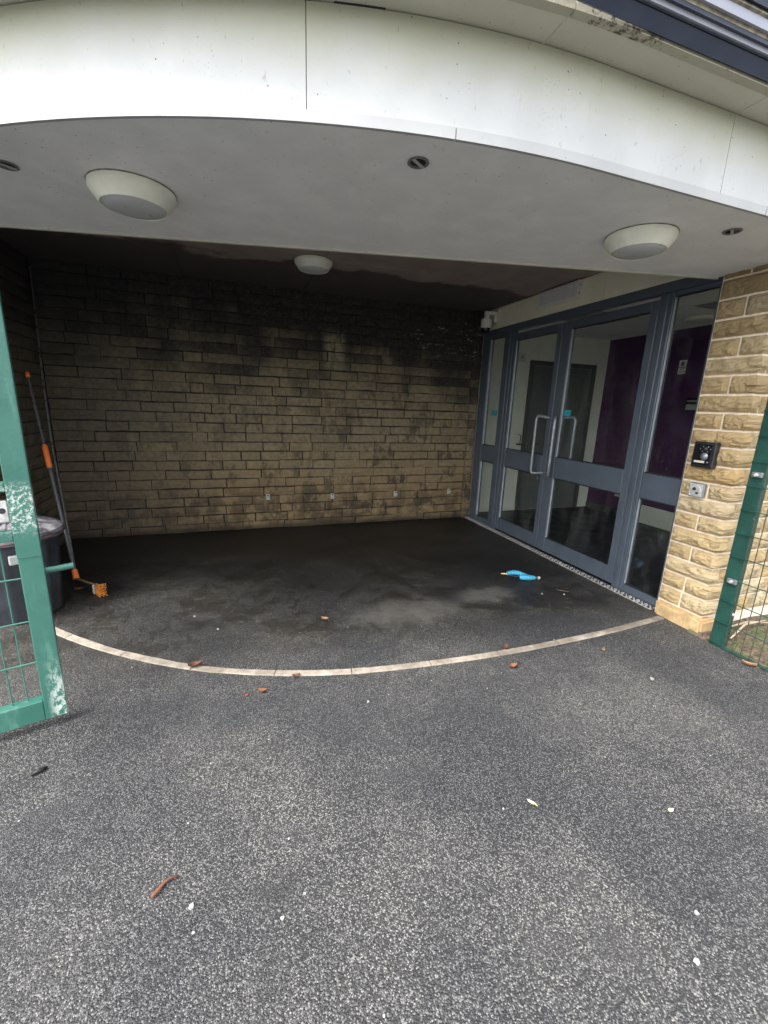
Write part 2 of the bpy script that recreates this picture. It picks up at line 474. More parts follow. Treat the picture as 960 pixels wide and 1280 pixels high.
class MB:
    """collects shapes in one bmesh"""
    def __init__(s):
        s.b = bmesh.new()

    def box(s, x0, x1, y0, y1, z0, z1, bev=0.0, mat=None, seg=1):
        v = [s.b.verts.new((x, y, z)) for x in (x0, x1) for y in (y0, y1) for z in (z0, z1)]
        if mat is not None:
            for q in v:
                q.co = mat @ q.co
        fs = [s.b.faces.new([v[i] for i in f]) for f in ((0, 1, 3, 2), (4, 6, 7, 5), (0, 4, 5, 1), (2, 3, 7, 6), (0, 2, 6, 4), (1, 5, 7, 3))]
        if bev:
            es = list({e for f in fs for e in f.edges})
            bmesh.ops.bevel(s.b, geom=es, offset=bev, segments=seg, affect='EDGES', profile=.5)
        return s

    def tube(s, pts, r, n=8, cap=True):
        pts = [Vector(p) for p in pts]
        rr = r if isinstance(r, (list, tuple)) else [r] * len(pts)
        rings = []
        up = None
        for i, p in enumerate(pts):
            d = (pts[min(i + 1, len(pts) - 1)] - pts[max(i - 1, 0)]).normalized()
            if up is None:
                up = d.orthogonal().normalized()
            up = (up - d * up.dot(d)).normalized()
            sd_ = d.cross(up)
            rings.append([s.b.verts.new(p + (up * math.cos(a) + sd_ * math.sin(a)) * rr[i]) for a in [2 * math.pi * k / n for k in range(n)]])
        for a, b in zip(rings, rings[1:]):
            for k in range(n):
                s.b.faces.new((a[k], a[(k + 1) % n], b[(k + 1) % n], b[k]))
        if cap:
            s.b.faces.new(rings[0][::-1])
            s.b.faces.new(rings[-1])
        return s

    def lathe(s, prof, c=(0, 0, 0), n=32, mat=None, rib=None):
        rings = []
        for r, z in prof:
            if r < 1e-5:
                rings.append([s.b.verts.new((c[0], c[1], c[2] + z))])
            else:
                ring = []
                for k in range(n):
                    a = 2 * math.pi * k / n
                    q = rib(a, r, z) if rib else r
                    ring.append(s.b.verts.new((c[0] + q * math.cos(a), c[1] + q * math.sin(a), c[2] + z)))
                rings.append(ring)
        if mat is not None:
            for ring in rings:
                for q in ring:
                    q.co = mat @ q.co
        for a, b in zip(rings, rings[1:]):
            if len(a) == 1 and len(b) == 1:
                continue
            for k in range(n):
                k2 = (k + 1) % n
                if len(a) == 1:
                    s.b.faces.new((a[0], b[k2], b[k]))
                elif len(b) == 1:
                    s.b.faces.new((a[k], a[k2], b[0]))
                else:
                    s.b.faces.new((a[k], a[k2], b[k2], b[k]))
        return s

    def poly(s, pts):
        s.b.faces.new([s.b.verts.new(p) for p in pts])
        return s

    def prism(s, outline, z0, z1):
        a = [s.b.verts.new((x, y, z0)) for x, y in outline]
        b = [s.b.verts.new((x, y, z1)) for x, y in outline]
        n = len(a)
        for i in range(n):
            s.b.faces.new((a[i], a[(i + 1) % n], b[(i + 1) % n], b[i]))
        s.b.faces.new(a[::-1])
        s.b.faces.new(b)
        return s

    def grid(s, f, nu, nv):
        g = [[s.b.verts.new(f(i / nu, j / nv)) for j in range(nv + 1)] for i in range(nu + 1)]
        for i in range(nu):
            for j in range(nv):
                s.b.faces.new((g[i][j], g[i + 1][j], g[i + 1][j + 1], g[i][j + 1]))
        return g

    def build(s, name, m, parent=None, smooth=False, angle=None):
        bmesh.ops.recalc_face_normals(s.b, faces=s.b.faces)
        me = bpy.data.meshes.new(name)
        s.b.to_mesh(me)
        s.b.free()
        if smooth:
            for p in me.polygons:
                p.use_smooth = True
            if angle:
                me.set_sharp_from_angle(angle=math.radians(angle))
        return link(name, me, m, parent)


def bx(name, m, parent, *a, **k):
    return MB().box(*a, **k).build(name, m, parent)


# ------------------------------------------------------------------ the setting: ground
g = MB()
g.poly([(-900, -900, 0), (900, -900, 0), (900, 900, 0), (-900, 900, 0)])
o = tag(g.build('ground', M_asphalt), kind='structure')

# ------------------------------------------------------------------ recess: back wall and left wall of stained brick
BX0, BX1, BY = -1.70, 3.02, 5.22
brick_meshes = []
for k in range(8):
    b = MB()
    nu, nv = 4, 2
    sd0 = k * 17.3

    def fpt(u, v, sd0=sd0):
        e = min(u * 3.5, (1 - u) * 3.5, v * .9, (1 - v) * .9)
        px, pz = u, v
        jx = mnoise.noise(Vector((u * 2 + sd0, v * 2, 1))) * .012
        jz = mnoise.noise(Vector((u * 2 + sd0, v * 2, 9))) * .07
        edge = 1.0 if (u in (0, 1) or v in (0, 1)) else 0.0
        dep = -.010 * (1 - edge) + mnoise.noise(Vector((u * 3 + sd0, v * 3, 4))) * .005
        return (px + jx, dep, pz + jz)
    gr = b.grid(fpt, nu, nv)
    rim = [gr[i][0] for i in range(nu + 1)] + [gr[nu][j] for j in range(1, nv + 1)] + [gr[i][nv] for i in range(nu - 1, -1, -1)] + [gr[0][j] for j in range(nv - 1, 0, -1)]
    back = [b.b.verts.new((q.co.x, .03, q.co.z)) for q in rim]
    for i in range(len(rim)):
        j = (i + 1) % len(rim)
        b.b.faces.new((rim[i], back[i], back[j], rim[j]))
    bmesh.ops.recalc_face_normals(b.b, faces=b.b.faces)
    me = bpy.data.meshes.new('brick')
    b.b.to_mesh(me)
    b.b.free()
    me.materials.append(M_brick)
    brick_meshes.append(me)

ROWZ = [0.0] + [.095 + .1053 * i for i in range(25)] + [2.72]


def lay(x0, x1, mean=.355):
    xs = [x0]
    while xs[-1] < x1 - .02:
        L = rnd.choice((.22, .30, .36, .40, .44, .50, .55)) * mean / .40
        nx = xs[-1] + L
        if x1 - nx < .16:
            nx = x1
        xs.append(min(nx, x1))
    return xs


bw = thing('brick_wall', 'stained dark brick wall across the back of the covered recess', 'wall')
bx('mortar', M_oldmortar, bw, BX0 - .3, 3.14, BY + .016, BY + .3, -.1, 2.9)
bricks = []
for ri in range(len(ROWZ) - 1):
    z0, z1 = ROWZ[ri], ROWZ[ri + 1]
    xs = lay(BX0, BX1)
    if ri:
        xs = [xs[0]] + [q + U(-.04, .04) for q in xs[1:-1]] + [xs[-1]]
    for a, b_ in zip(xs, xs[1:]):
        bricks.append((b_ - a, a, z0, z1))
small = sorted(bricks, key=lambda q: -q[0])[299:]
smallset = set(small)
stuffmb = bmesh.new()
for q in bricks:
    L, a, z0, z1 = q
    me = rnd.choice(brick_meshes)
    j = U(.006, .017)
    mat = Matrix.Translation((a + j / 2, BY + U(-.006, .006), z0 + j / 2 + U(-.003, .003))) @ Matrix.Rotation(U(-.007, .007), 4, 'Y') @ Matrix.Diagonal((L - j, U(.8, 1.2), z1 - z0 - j, 1))
    if q in smallset:
        tmp = bmesh.new()
        tmp.from_mesh(me)
        tmp.transform(mat)
        m2 = bpy.data.meshes.new('tmp')
        tmp.to_mesh(m2)
        tmp.free()
        stuffmb.from_mesh(m2)
        bpy.data.meshes.remove(m2)
    else:
        o = link('brick', me, None, bw)
        o.matrix_local = mat
if small:
    me = bpy.data.meshes.new('brick_offcuts')
    stuffmb.to_mesh(me)
    o = link('brick_offcuts', me, M_brick, bw)
    o['kind'] = 'stuff'
stuffmb.free()

# nib of the same brick between back wall and door frame
nb = thing('brick_nib', 'narrow brick return between the back wall and the door frame', 'wall')
bx('mortar', M_oldmortar, nb, 3.030, 3.135, 5.203, BY, -.1, 2.72)
for ri in range(len(ROWZ) - 1):
    o = link('brick', rnd.choice(brick_meshes), None, nb)
    o.matrix_local = Matrix.Translation((3.012 + U(-.006, .004), 5.19, ROWZ[ri] + .004)) @ Matrix.Diagonal((.122, 1, ROWZ[ri + 1] - ROWZ[ri] - .009, 1))

lw = thing('side_wall', 'dark stained brick side wall behind the dustbin and the leaning poles', 'wall')
bx('mortar', M_oldmortar, lw, BX0 - .3, BX0 - .016, 3.30, BY + .005, -.1, 2.9)
R90 = Matrix.Rotation(math.radians(90), 4, 'Z')
for ri in range(len(ROWZ) - 1):
    ys = lay(3.30, BY - .012)
    for a, b_ in zip(ys, ys[1:]):
        o = link('brick', rnd.choice(brick_meshes), None, lw)
        j = U(.007, .012)
        o.matrix_local = Matrix.Translation((BX0, a + j / 2, ROWZ[ri] + j / 2)) @ R90 @ Matrix.Diagonal((b_ - a - j, U(.8, 1.2), ROWZ[ri + 1] - ROWZ[ri] - j, 1))

# four fixing clips low on the back wall
for i, (px, zz, lab) in enumerate(((.375, .392, 'small pale metal clip low on the back wall, leftmost of four'),
                                   (1.16, .376, 'small pale metal clip low on the back wall, second from the left'),
                                   (2.01, .378, 'small pale metal clip low on the back wall, third from the left'),
                                   (2.80, .386, 'small pale metal clip low on the back wall, nearest the doors'))):
    t_ = thing('wall_clip', lab, 'fixing', 'clips in a row along the back wall')
    MB().box(px - .022, px + .022, BY - .022, BY - .006, zz - .034, zz + .034, .004).box(px - .016, px + .016, BY - .05, BY - .02, zz - .008, zz + .008, .003).build('plate', M_greyplastic, t_)
    MB().lathe([(0, .0), (.009, .0), (.009, .006), (0, .008)], (0, 0, 0), 8, Matrix.Translation((px, BY - .022, zz + .02)) @ Matrix.Rotation(math.radians(90), 4, 'X')).build('screw', M_seam, t_)

# ------------------------------------------------------------------ ceiling of the recess
cl = MB()
for (x0, x1, y0, y1) in ((-2.0, -.42, 2.0, 5.5), (-.415, .82, 2.0, 5.5), (.825, 2.04, 2.0, 5.5), (2.045, 3.14, 2.0, 5.5)):
    pass
ce = tag(link('recess_ceiling', None), kind='structure')
for (x0, x1) in ((-2.0, -.402), (-.398, .818), (.822, 2.038), (2.042, 3.138)):
    for (y0, y1) in ((2.3, 4.048), (4.052, 5.226)):
        bx('ceiling_board', M_ceiling, ce, x0, x1, y0, y1, 2.712 + U(0, .003), 2.75, bev=.002)
bx('batten', M_seam, ce, -2.0, 3.138, 2.3, 5.226, 2.752, 2.79)

# ------------------------------------------------------------------ canopy
cx, cy, cr = 1.3835, 5.5847, 4.0328


def front(xx, off=0.0):
    """curved front of the canopy: arc, then straight to the right"""
    if xx < cx + .05:
        return cy - math.sqrt(max(.01, (cr + off) ** 2 - (xx - cx) ** 2))
    return cy - cr - off + .0


def fpts(x0, x1, off=0.0, step=.09):
    out = []
    if x0 < cx:
        a0 = math.atan2(front(x0, off) - cy, x0 - cx)
        a1 = -math.pi / 2 if x1 > cx else math.atan2(front(x1, off) - cy, x1 - cx)
        if a0 > 0:
            a0 -= 2 * math.pi
        n = max(2, int(abs(a1 - a0) * cr / step))
        out = [(cx + (cr + off) * math.cos(a0 + (a1 - a0) * i / n), cy + (cr + off) * math.sin(a0 + (a1 - a0) * i / n)) for i in range(n + 1)]
    else:
        out = [(x0, cy - cr - off)]
    if x1 > cx:
        out.append((x1, cy - cr - off))
    return out


def band(x0, x1, offA, offB, z0, z1):
    """solid strip following the front between two offsets (A inner, B outer)"""
    mb = MB()
    A, B = fpts(x0, x1, offA), fpts(x0, x1, offB)
    n = min(len(A), len(B))
    A, B = A[:n - 1] + [A[-1]], B[:n - 1] + [B[-1]]
    V = [[mb.b.verts.new((p[0], p[1], zz)) for p, zz in ((a, z0), (b, z0), (b, z1), (a, z1))] for a, b in zip(A, B)]
    for p, q in zip(V, V[1:]):
        for k in range(4):
            mb.b.faces.new((p[k], p[(k + 1) % 4], q[(k + 1) % 4], q[k]))
    mb.b.faces.new(V[0][::-1])
    mb.b.faces.new(V[-1])
    return mb


cn = thing('canopy', 'white curved entrance canopy with grey soffit sheltering the recess', 'canopy')
JX = .2845
bx0 = -2.45
for a, b_ in ((bx0, JX - .0014), (JX + .0014, 2.05), (2.053, 4.9)):
    o = band(a, b_, -.02, 0, 2.4475, 2.737).build('fascia_panel', M_fascia, cn, True, 40)
o = band(bx0, 4.9, -.05, -.021, 2.444, 2.737).build('fascia_backing', M_seam, cn)
for a, b_ in ((bx0, .78), (.784, 2.35), (2.354, 4.9)):
    o = band(a, b_, -.004, .009, 2.409, 2.4445).build('trim_strip', M_trim, cn, True, 40)
# eave board above the fascia, its joints and its lip
for a, b_ in ((bx0, 1.083), (1.089, 2.058), (2.064, 4.9)):
    o = band(a, b_, -.04, .125, 2.741, 2.768).build('eave_board', M_eave, cn, True, 40)
for a, b_ in ((bx0, 1.083), (1.089, 2.058), (2.064, 4.9)):
    mbx = band(a, b_, .118, .150, 2.735, 2.764)
    for v in mbx.b.verts:
        v.co.z += mnoise.noise(v.co * 9) * .002
    mbx.build('eave_lip', M_lip, cn, True, 40)
# flaps of dark sealant where the eave board has come away
for (a, b_) in ((.17, .30), (.37, .53)):
    band(a, b_, -.006, .003, 2.7378, 2.7412).build('open_joint', M_seam, cn)

# soffit boards (butted along one seam), following the curve in front and a straight chord behind
CH0, CH1 = (-2.45, 3.585), (3.118, 2.250)


def chord_y(xx):
    return CH0[1] + (CH1[1] - CH0[1]) * (xx - CH0[0]) / (CH1[0] - CH0[0])


def soffit(x0, x1, z0=2.412, z1=2.44):
    fr_ = fpts(x0, x1, -.0045)
    if x1 <= 3.12:
        bk = [(x1, chord_y(x1)), (x0, chord_y(x0))]
    else:
        bk = [(x1, 1.884), (3.118, 1.884), (3.118, 2.250), (x0, chord_y(x0))]
    return MB().prism(fr_ + bk, z0, z1)


soffit(-2.45, 3.0).build('soffit_board', M_soffit, cn)
soffit(3.0005, 4.9).build('soffit_board', M_soffit, cn)
# cream edge trim and riser along the chord
d = Vector((CH1[0] - CH0[0], CH1[1] - CH0[1], 0))
ang = math.atan2(d.y, d.x)
Mch = Matrix.Translation((CH0[0], CH0[1], 0)) @ Matrix.Rotation(ang, 4, 'Z')
MB().box(0, d.length - .004, .001, .022, 2.402, 2.432, .002, Mch).build('edge_trim', M_eave, cn)
MB().box(0, d.length - .004, .004, .020, 2.4325, 2.80, 0, Mch).build('riser_board', M_creamboard, cn)
# roof over everything, carried back over the building
rf = fpts(-2.45, 4.9, -.06)
MB().prism(rf + [(9, 1.5), (9, 9), (-2.45, 9)], 2.80, 2.96).build('roof_deck', M_roofmetal, cn)

# ribbed metal roof edge standing in front of the eave board, at the right
re_ = thing('roof_edge', 'dark navy ribbed metal roof edge above the canopy at top right', 'roof')
Y0 = 1.405


def sheet(y0, z0, y1, z1, m, name, x0=.55, x1=5.0, th=.012):
    mb = MB()
    n = Vector((0, -(z1 - z0), (y1 - y0))).normalized() * th
    pr = [(y0, z0), (y1, z1), (y1 + n.y, z1 + n.z), (y0 + n.y, z0 + n.z)]
    A = [mb.b.verts.new((x0, *p)) for p in pr]
    B = [mb.b.verts.new((x1, *p)) for p in pr]
    for k in range(4):
        mb.b.faces.new((A[k], A[(k + 1) % 4], B[(k + 1) % 4], B[k]))
    mb.b.faces.new(A[::-1])
    mb.b.faces.new(B)
    return mb.build(name, m, re_)


# profile seen from below, stepping up and outwards
M_roofslate = simple('slate_grey_sheet', (.10, .125, .165), .4, metal=.1, var=.1, scale=3)
M_roofedge = simple('weathered_sheet_edge', (.30, .27, .21), .8, var=.4, scale=30)
prof = [(1.402, 2.7466, M_roofmetal), (1.380, 2.7846, M_roofslate), (1.376, 2.8032, M_rooflit), (1.350, 2.7934, M_roofmetal), (1.346, 2.8173, M_roofedge), (1.332, 2.8134, M_rooflit), (1.325, 2.8435, M_roofedge), (1.310, 2.8485, M_roofmetal), (1.305, 2.872, M_rooflit), (1.280, 2.8835, M_roofmetal), (1.270, 2.96, None)]
names = ['sheet_web', 'sheet_flat', 'rib_face', 'rib_web', 'rib_edge', 'sheet_flat', 'rib_edge', 'rib_web', 'sheet_flat', 'rib_web']
for (p, q, nm) in zip(prof, prof[1:], names):
    sheet(p[0], p[1], q[0], q[1], p[2], nm)

# ------------------------------------------------------------------ lamps under the canopy
def bulkhead(px, py, pz, r, label):
    t_ = thing('bulkhead_light', label, 'light', 'round bulkhead lights under the canopy')
    MB().lathe([(r * .97, 0), (r, -.004), (r, -.018), (r * .99, -.026), (r * .80, -.068), (r * .77, -.074), (r * .745, -.070)], (px, py, pz), 48).build('ring', M_lampbody, t_, True, 35)
    MB().lathe([(r * .75, -.066), (r * .74, -.070), (r * .6, -.080), (r * .35, -.087), (0, -.09)], (px, py, pz), 48).build('diffuser', M_lampglass, t_, True, 60)
    MB().lathe([(r * .9, 0.0), (r * 1.012, -.0005), (r * 1.012, -.004), (r * .9, -.005)], (px, py, pz), 48).build('gasket', M_grime, t_, True, 35)
    return t_


bulkhead(-.372, 2.495, 2.411, .178, 'round bulkhead light on the soffit above the green gate')
bulkhead(2.072, 1.957, 2.411, .170, 'round bulkhead light on the soffit near the stone pillar')
bulkhead(.745, 4.15, 2.712, .165, 'round bulkhead light deep inside on the dark recess ceiling')


def downlight(px, py, label):
    t_ = thing('downlight', label, 'light', 'small recessed downlights in the soffit')
    MB().lathe([(.030, .0), (.040, .0), (.042, -.004), (.038, -.006), (.031, -.004), (.030, .0)], (px, py, 2.411), 28).build('rim', M_rubber, t_, True, 40)
    MB().lathe([(.031, -.0005), (.012, -.001), (0, -.001)], (px, py, 2.411), 20).build('lens', M_blackgloss, t_)
    m_ = Matrix.Translation((px, py, 2.409)) @ Matrix.Rotation(.6, 4, 'Z')
    MB().box(-.034, .034, -.006, .006, -.006, .0, .001, m_).build('bar', M_greyplastic, t_)


downlight(.722, 1.775, 'small dark downlight in the soffit below the middle of the fascia')
downlight(2.41, 1.722, 'small downlight in the soffit right of the bulkhead by the pillar')
downlight(-.825, 2.465, 'small downlight in the soffit at the far left of the canopy')

# ------------------------------------------------------------------ honey stone wall: pillar face and front face
sw = thing('stone_wall', 'honey coloured pitched stone wall and pillar beside the glazed doors', 'wall')
PX, PY = 3.118, 1.888           # joint planes of the pillar face and of the front face
WX0, WX1, WZ0, WZ1 = 4.28, 5.44, .45, 2.38      # opening added out of view at the right to let daylight into the room
mm = MB().prism([(PX, 2.222), (PX, PY), (WX0, PY), (WX0, PY + .28), (PX + .22, PY + .28), (PX + .22, 2.222)], -.1, 2.80)
mm.box(WX1, 9, PY, PY + .28, -.1, 2.80).box(WX0, WX1, PY, PY + .28, -.1, WZ0).box(WX0, WX1, PY, PY + .28, WZ1, 2.80)
mm.build('mortar', M_mortar, sw)
Lp = 2.218 - PY
zs = [.112, .235, .354, .473, .588, .709, .824, .945, 1.058, 1.18, 1.308, 1.421, 1.534, 1.653, 1.777, 1.892, 2.014, 2.135, 2.26, 2.384, 2.50]


def path(s_):
    """point and outward normal along the unwrapped wall: pillar face, corner, front face"""
    if s_ < Lp - .02:
        return Vector((PX, PY + Lp - s_, 0)), Vector((-1, 0, 0))
    if s_ > Lp + .02:
        return Vector((PX + s_ - Lp, PY, 0)), Vector((0, -1, 0))
    k = (s_ - Lp + .02) / .04
    n = Vector((-(1 - k) - .25, -k - .25, 0))
    return Vector((PX + max(0, s_ - Lp), PY + max(0, Lp - s_), 0)), n.normalized() * (1 + .25 * math.sin(k * math.pi))


stone_id = [0]


def stone(s0, s1, z0, z1, parent, into=None, amp=1.0):
    stone_id[0] += 1
    sid = stone_id[0] * 3.7
    mb = into or MB()
    crn = s0 < Lp < s1
    brk = [s0, s1]
    if crn:
        us = [s0 + (Lp - s0) * i / 15 for i in range(15)] + [Lp + (s1 - Lp) * i / 3 for i in range(4)]
    else:
        n = max(4, int((s1 - s0) / .020))
        us = [s0 + (s1 - s0) * i / n for i in range(n + 1)]
    nv = 11
    tilt = U(-.006, .006)
    belly = U(.2, .55)
    G = []
    for i, s_ in enumerate(us):
        col_ = []
        for j in range(nv + 1):
            v = j / nv
            zz = z0 + (z1 - z0) * v
            p, n = path(s_)
            e = min(abs(s_ - s0), abs(s1 - s_), min(v, 1 - v) * (z1 - z0) * 1.3)
            prof_ = min(1, e / .022)
            q = mnoise.noise(Vector((s_ * 26 + sid, zz * 28, sid))) * .009 + mnoise.noise(Vector((s_ * 68 + sid, zz * 68, 3))) * .0075
            lv = .30 + .28 * mnoise.noise(Vector((s_ * 8 + sid, sid, 0)))
            q += (.0065 if v > lv else -.004) * (.55 + .9 * mnoise.noise(Vector((s_ * 9, sid, 7))))
            lv2 = .68 + .25 * mnoise.noise(Vector((s_ * 13 + sid, sid + 4, 0)))
            q += (-.004 if v > lv2 else .002) * (.5 + mnoise.noise(Vector((s_ * 15, sid, 2))))
            out = .004 + prof_ * (.016 + q * 1.25 + tilt * (v - .5) + .006 * math.sin(v * math.pi * belly * 2)) * amp
            jog = mnoise.noise(Vector((s_ * 20, zz * 20, sid + 5))) * .0025
            col_.append(mb.b.verts.new((p.x + n.x * out, p.y + n.y * out, zz + jog)))
        G.append(col_)
    nu = len(us) - 1
    for i in range(nu):
        for j in range(nv):
            mb.b.faces.new((G[i][j], G[i + 1][j], G[i + 1][j + 1], G[i][j + 1]))
    rim = [(i, 0) for i in range(nu + 1)] + [(nu, j) for j in range(1, nv + 1)] + [(i, nv) for i in range(nu - 1, -1, -1)] + [(0, j) for j in range(nv - 1, 0, -1)]
    back = []
    for (i, j) in rim:
        p, n = path(us[i])
        k = n.normalized() * -.03
        back.append(mb.b.verts.new((p.x + k.x, p.y + k.y, G[i][j].co.z)))
    for a in range(len(rim)):
        b_ = (a + 1) % len(rim)
        mb.b.faces.new((G[rim[a][0]][rim[a][1]], back[a], back[b_], G[rim[b_][0]][rim[b_][1]]))
    if not into:
        mb.build('stone', M_stone, parent)


joint = .013
far = MB()
for ri in range(len(zs) - 1):
    z0, z1 = zs[ri] + joint / 2, zs[ri + 1] - joint / 2
    if ri % 2 == 0 and ri not in (0,):
        s = Lp + U(.055, .085)
        stone(.003, s, z0, z1, sw)
    else:
        m_ = U(.15, .185)
        stone(.003, m_, z0, z1, sw)
        s = Lp + U(.13, .19)
        stone(m_ + joint, s, z0, z1, sw)
    sw0, sw1 = Lp + WX0 - PX, Lp + WX1 - PX
    while s < sw0 - .02:
        L = U(.16, .38)
        e_ = sw0 if sw0 - (s + L) < .14 else s + L
        stone(s + joint, e_, z0, z1, sw, amp=.7)
        s = e_
    if WZ0 - .06 < z0 and z1 < WZ1 + .08:
        s = sw1
    while s < Lp + 4:
        L = U(.3, .5)
        stone(s + joint, s + L, z0, z1, sw, into=far, amp=.7)
        s += L
o = far.build('stone_courses', M_stone, sw)
o['kind'] = 'stuff'
# plinth course, standing proud
pl = MB()
pts = [(PX - .012, 2.222), (PX - .048, 2.195), (PX - .055, 1.96), (PX - .06, PY - .05), (PX + .12, PY - .055), (PX + .12, PY - .004), (PX - .001, PY - .004), (PX - .001, 2.222)]
pl.prism(pts, -.06, .105)
bmesh.ops.bevel(pl.b, geom=[e for e in pl.b.edges if max(v.co.z for v in e.verts) > .1], offset=.016, segments=2, affect='EDGES')
bmesh.ops.subdivide_edges(pl.b, edges=pl.b.edges[:], cuts=2)
for v in pl.b.verts:
    v.co += mnoise.noise_vector(v.co * 17) * .006
pl.build('plinth', M_plinth, sw)

# ------------------------------------------------------------------ glazed entrance
X = 3.14
dr = thing('glazed_entrance', 'grey framed glazed double doors with glass side panels', 'doors')


def fr(name, y0, y1, z0, z1, parent, x0=X, x1=X + .06, bev=.004, m=None):
    return bx(name, m or M_frame, parent, x0, x1, y0, y1, z0, z1, bev=bev)


fr('head', 2.226, 5.188, 2.402, 2.475, dr)
fr('jamb', 5.022, 5.188, .012, 2.400, dr)
fr('jamb', 2.226, 2.252, .012, 2.400, dr)
fr('mullion', 4.536, 4.712, .012, 2.400, dr)
fr('mullion', 2.575, 2.688, .012, 2.400, dr)
fr('mullion_cap', 4.585, 4.655, .014, 2.398, dr, X - .012, X - .001)
fr('mullion_cap', 2.610, 2.655, .014, 2.398, dr, X - .012, X - .001)
for (a, b_) in ((4.714, 5.020), (2.254, 2.573)):
    fr('mid_rail', a, b_, .842, 1.048, dr, X + .004, X + .056)
    fr('bottom_rail', a, b_, .012, .078, dr, X + .004, X + .056)
    fr('top_rail', a, b_, 2.366, 2.400, dr, X + .004, X + .056)
    for (z0, z1) in ((.080, .840), (1.050, 2.364)):
        p = bx('glass_pane', M_glass, dr, X + .030, X + .036, a, b_, z0, z1)
        fr('glazing_bead', b_ - .006, b_ - .001, z0 + .002, z1 - .002, dr, X + .010, X + .029, .002, M_beadlight)
        bx('gasket', M_gasket, dr, X + .008, X + .029, a, b_ - .014, z0 + .001, z0 + .008)
        bx('gasket', M_gasket, dr, X + .008, X + .029, a, b_ - .014, z1 - .008, z1 - .001)


def leaf(y0, y1, gy0, gy1):
    lf = link('door_leaf', None, None, dr)
    fr('stile', y0, gy0, .030, 2.366, lf, X + .003, X + .055)
    fr('stile', gy1, y1, .030, 2.366, lf, X + .003, X + .055)
    for nm, z0, z1 in (('bottom_rail', .030, .178), ('mid_rail', .835, 1.048), ('top_rail', 2.292, 2.366)):
        fr(nm, gy0 + .001, gy1 - .001, z0, z1, lf, X + .005, X + .053)
    for (z0, z1) in ((.180, .833), (1.050, 2.290)):
        bx('glass_pane', M_glass, lf, X + .028, X + .034, gy0, gy1, z0, z1)
        fr('glazing_bead', gy1 - .006, gy1 - .001, z0 + .002, z1 - .002, lf, X + .010, X + .027, .002, M_beadlight)
        bx('gasket', M_gasket, lf, X + .009, X + .027, gy0, gy1 - .012, z0 + .001, z0 + .008)
        bx('gasket', M_gasket, lf, X + .009, X + .027, gy0, gy1 - .012, z1 - .008, z1 - .001)
    return lf


lfL = leaf(3.732, 4.532, 3.802, 4.482)
lfR = leaf(2.692, 3.724, 2.760, 3.606)
bx('weather_strip', M_gasket, dr, X + .012, X + .05, 3.7245, 3.7315, .03, 2.366)


def pull(lf, ygrip, yfix, side):
    xo = X + .003 if side < 0 else X + .055
    xg = xo + side * .075
    pts = [(xo, yfix, .87), (xo + side * .035, yfix + (ygrip - yfix) * .45, .853), (xg - side * .01, yfix + (ygrip - yfix) * .9, .848), (xg, ygrip, .875)]
    pts += [(xg, ygrip, zz) for zz in (1.0, 1.15, 1.3, 1.43)]
    pts += [(xg - side * .01, yfix + (ygrip - yfix) * .9, 1.458), (xo + side * .035, yfix + (ygrip - yfix) * .45, 1.453), (xo, yfix, 1.44)]
    MB().tube(pts, .0165, 12).build('pull_handle', M_steel, lf, True, 60)


pull(lfL, 3.872, 3.752, -1)
pull(lfR, 3.592, 3.700, -1)
pull(lfR, 3.53, 3.665, 1)
bx('sticker', M_teal, lfR, X + .0255, X + .0275, 3.495, 3.585, 1.468, 1.528)
bx('sticker', M_teal, dr, X + .0275, X + .0295, 4.775, 4.90, 1.435, 1.495)
MB().lathe([(0, -.0), (.012, 0), (.012, .016), (0, .018)], (0, 0, 0), 14, Matrix.Translation((X + .004, 3.69, 1.20)) @ Matrix.Rotation(math.radians(-90), 4, 'Y')).build('lock_cylinder', M_steel, lfR, True, 40)
MB().tube([(X - .028, 3.80, .82), (X - .024, 3.80, .785)], .008, 8).build('handle_bolt', M_steel, lfL)

# threshold plate with raised tread
th = thing('threshold_plate', 'chequered metal threshold strip along the foot of the glazed doors', 'threshold')
bx('plate', M_dirtyally, th, X - .078, X + .01, 2.228, 5.186, -.01, .009, bev=.002)
st = MB()
yy = 2.24
k = 0
while yy < 5.17:
    for q in range(3):
        c_ = Matrix.Translation((X - .064 + q * .024, yy + (.019 if q % 2 else 0), .0092)) @ Matrix.Rotation(math.radians(45 if (q + k) % 2 else -45), 4, 'Z')
        st.box(-.013, .013, -.0045, .0045, 0, .004, 0, c_)
    yy += .038
    k += 1
st.box(X - .0785, X - .0725, 2.228, 5.186, .0095, .0125)
o = st.build('tread_stud', M_ally, th)
o['kind'] = 'stuff'

# cream board above the doors
hb = thing('header_board', 'cream painted board over the glazed doors', 'panel')
for a, b_ in ((2.30, 3.268), (3.271, 4.478), (4.481, 5.225)):
    bx('board', M_creamboard, hb, X + .002, X + .03, a, b_, 2.477, 2.711, bev=.002)
em = thing('emergency_light', 'blank rectangular emergency light box over the double doors', 'light')
bx('back_plate', M_white, em, X - .022, X + .001, 3.518, 4.075, 2.545, 2.703, bev=.004)
bx('diffuser', M_lampglass, em, X - .062, X - .023, 3.545, 4.068, 2.552, 2.697, bev=.010)
bx('end_cap', M_white, em, X - .058, X - .0235, 3.520, 3.544, 2.552, 2.697, bev=.004)
for zz in (2.585, 2.655):
    MB().lathe([(0, 0), (.006, 0), (.005, .004), (0, .005)], (0, 0, 0), 8, Matrix.Translation((X - .04, 3.5205, zz)) @ Matrix.Rotation(math.radians(90), 4, 'X')).build('screw', M_seam, em)

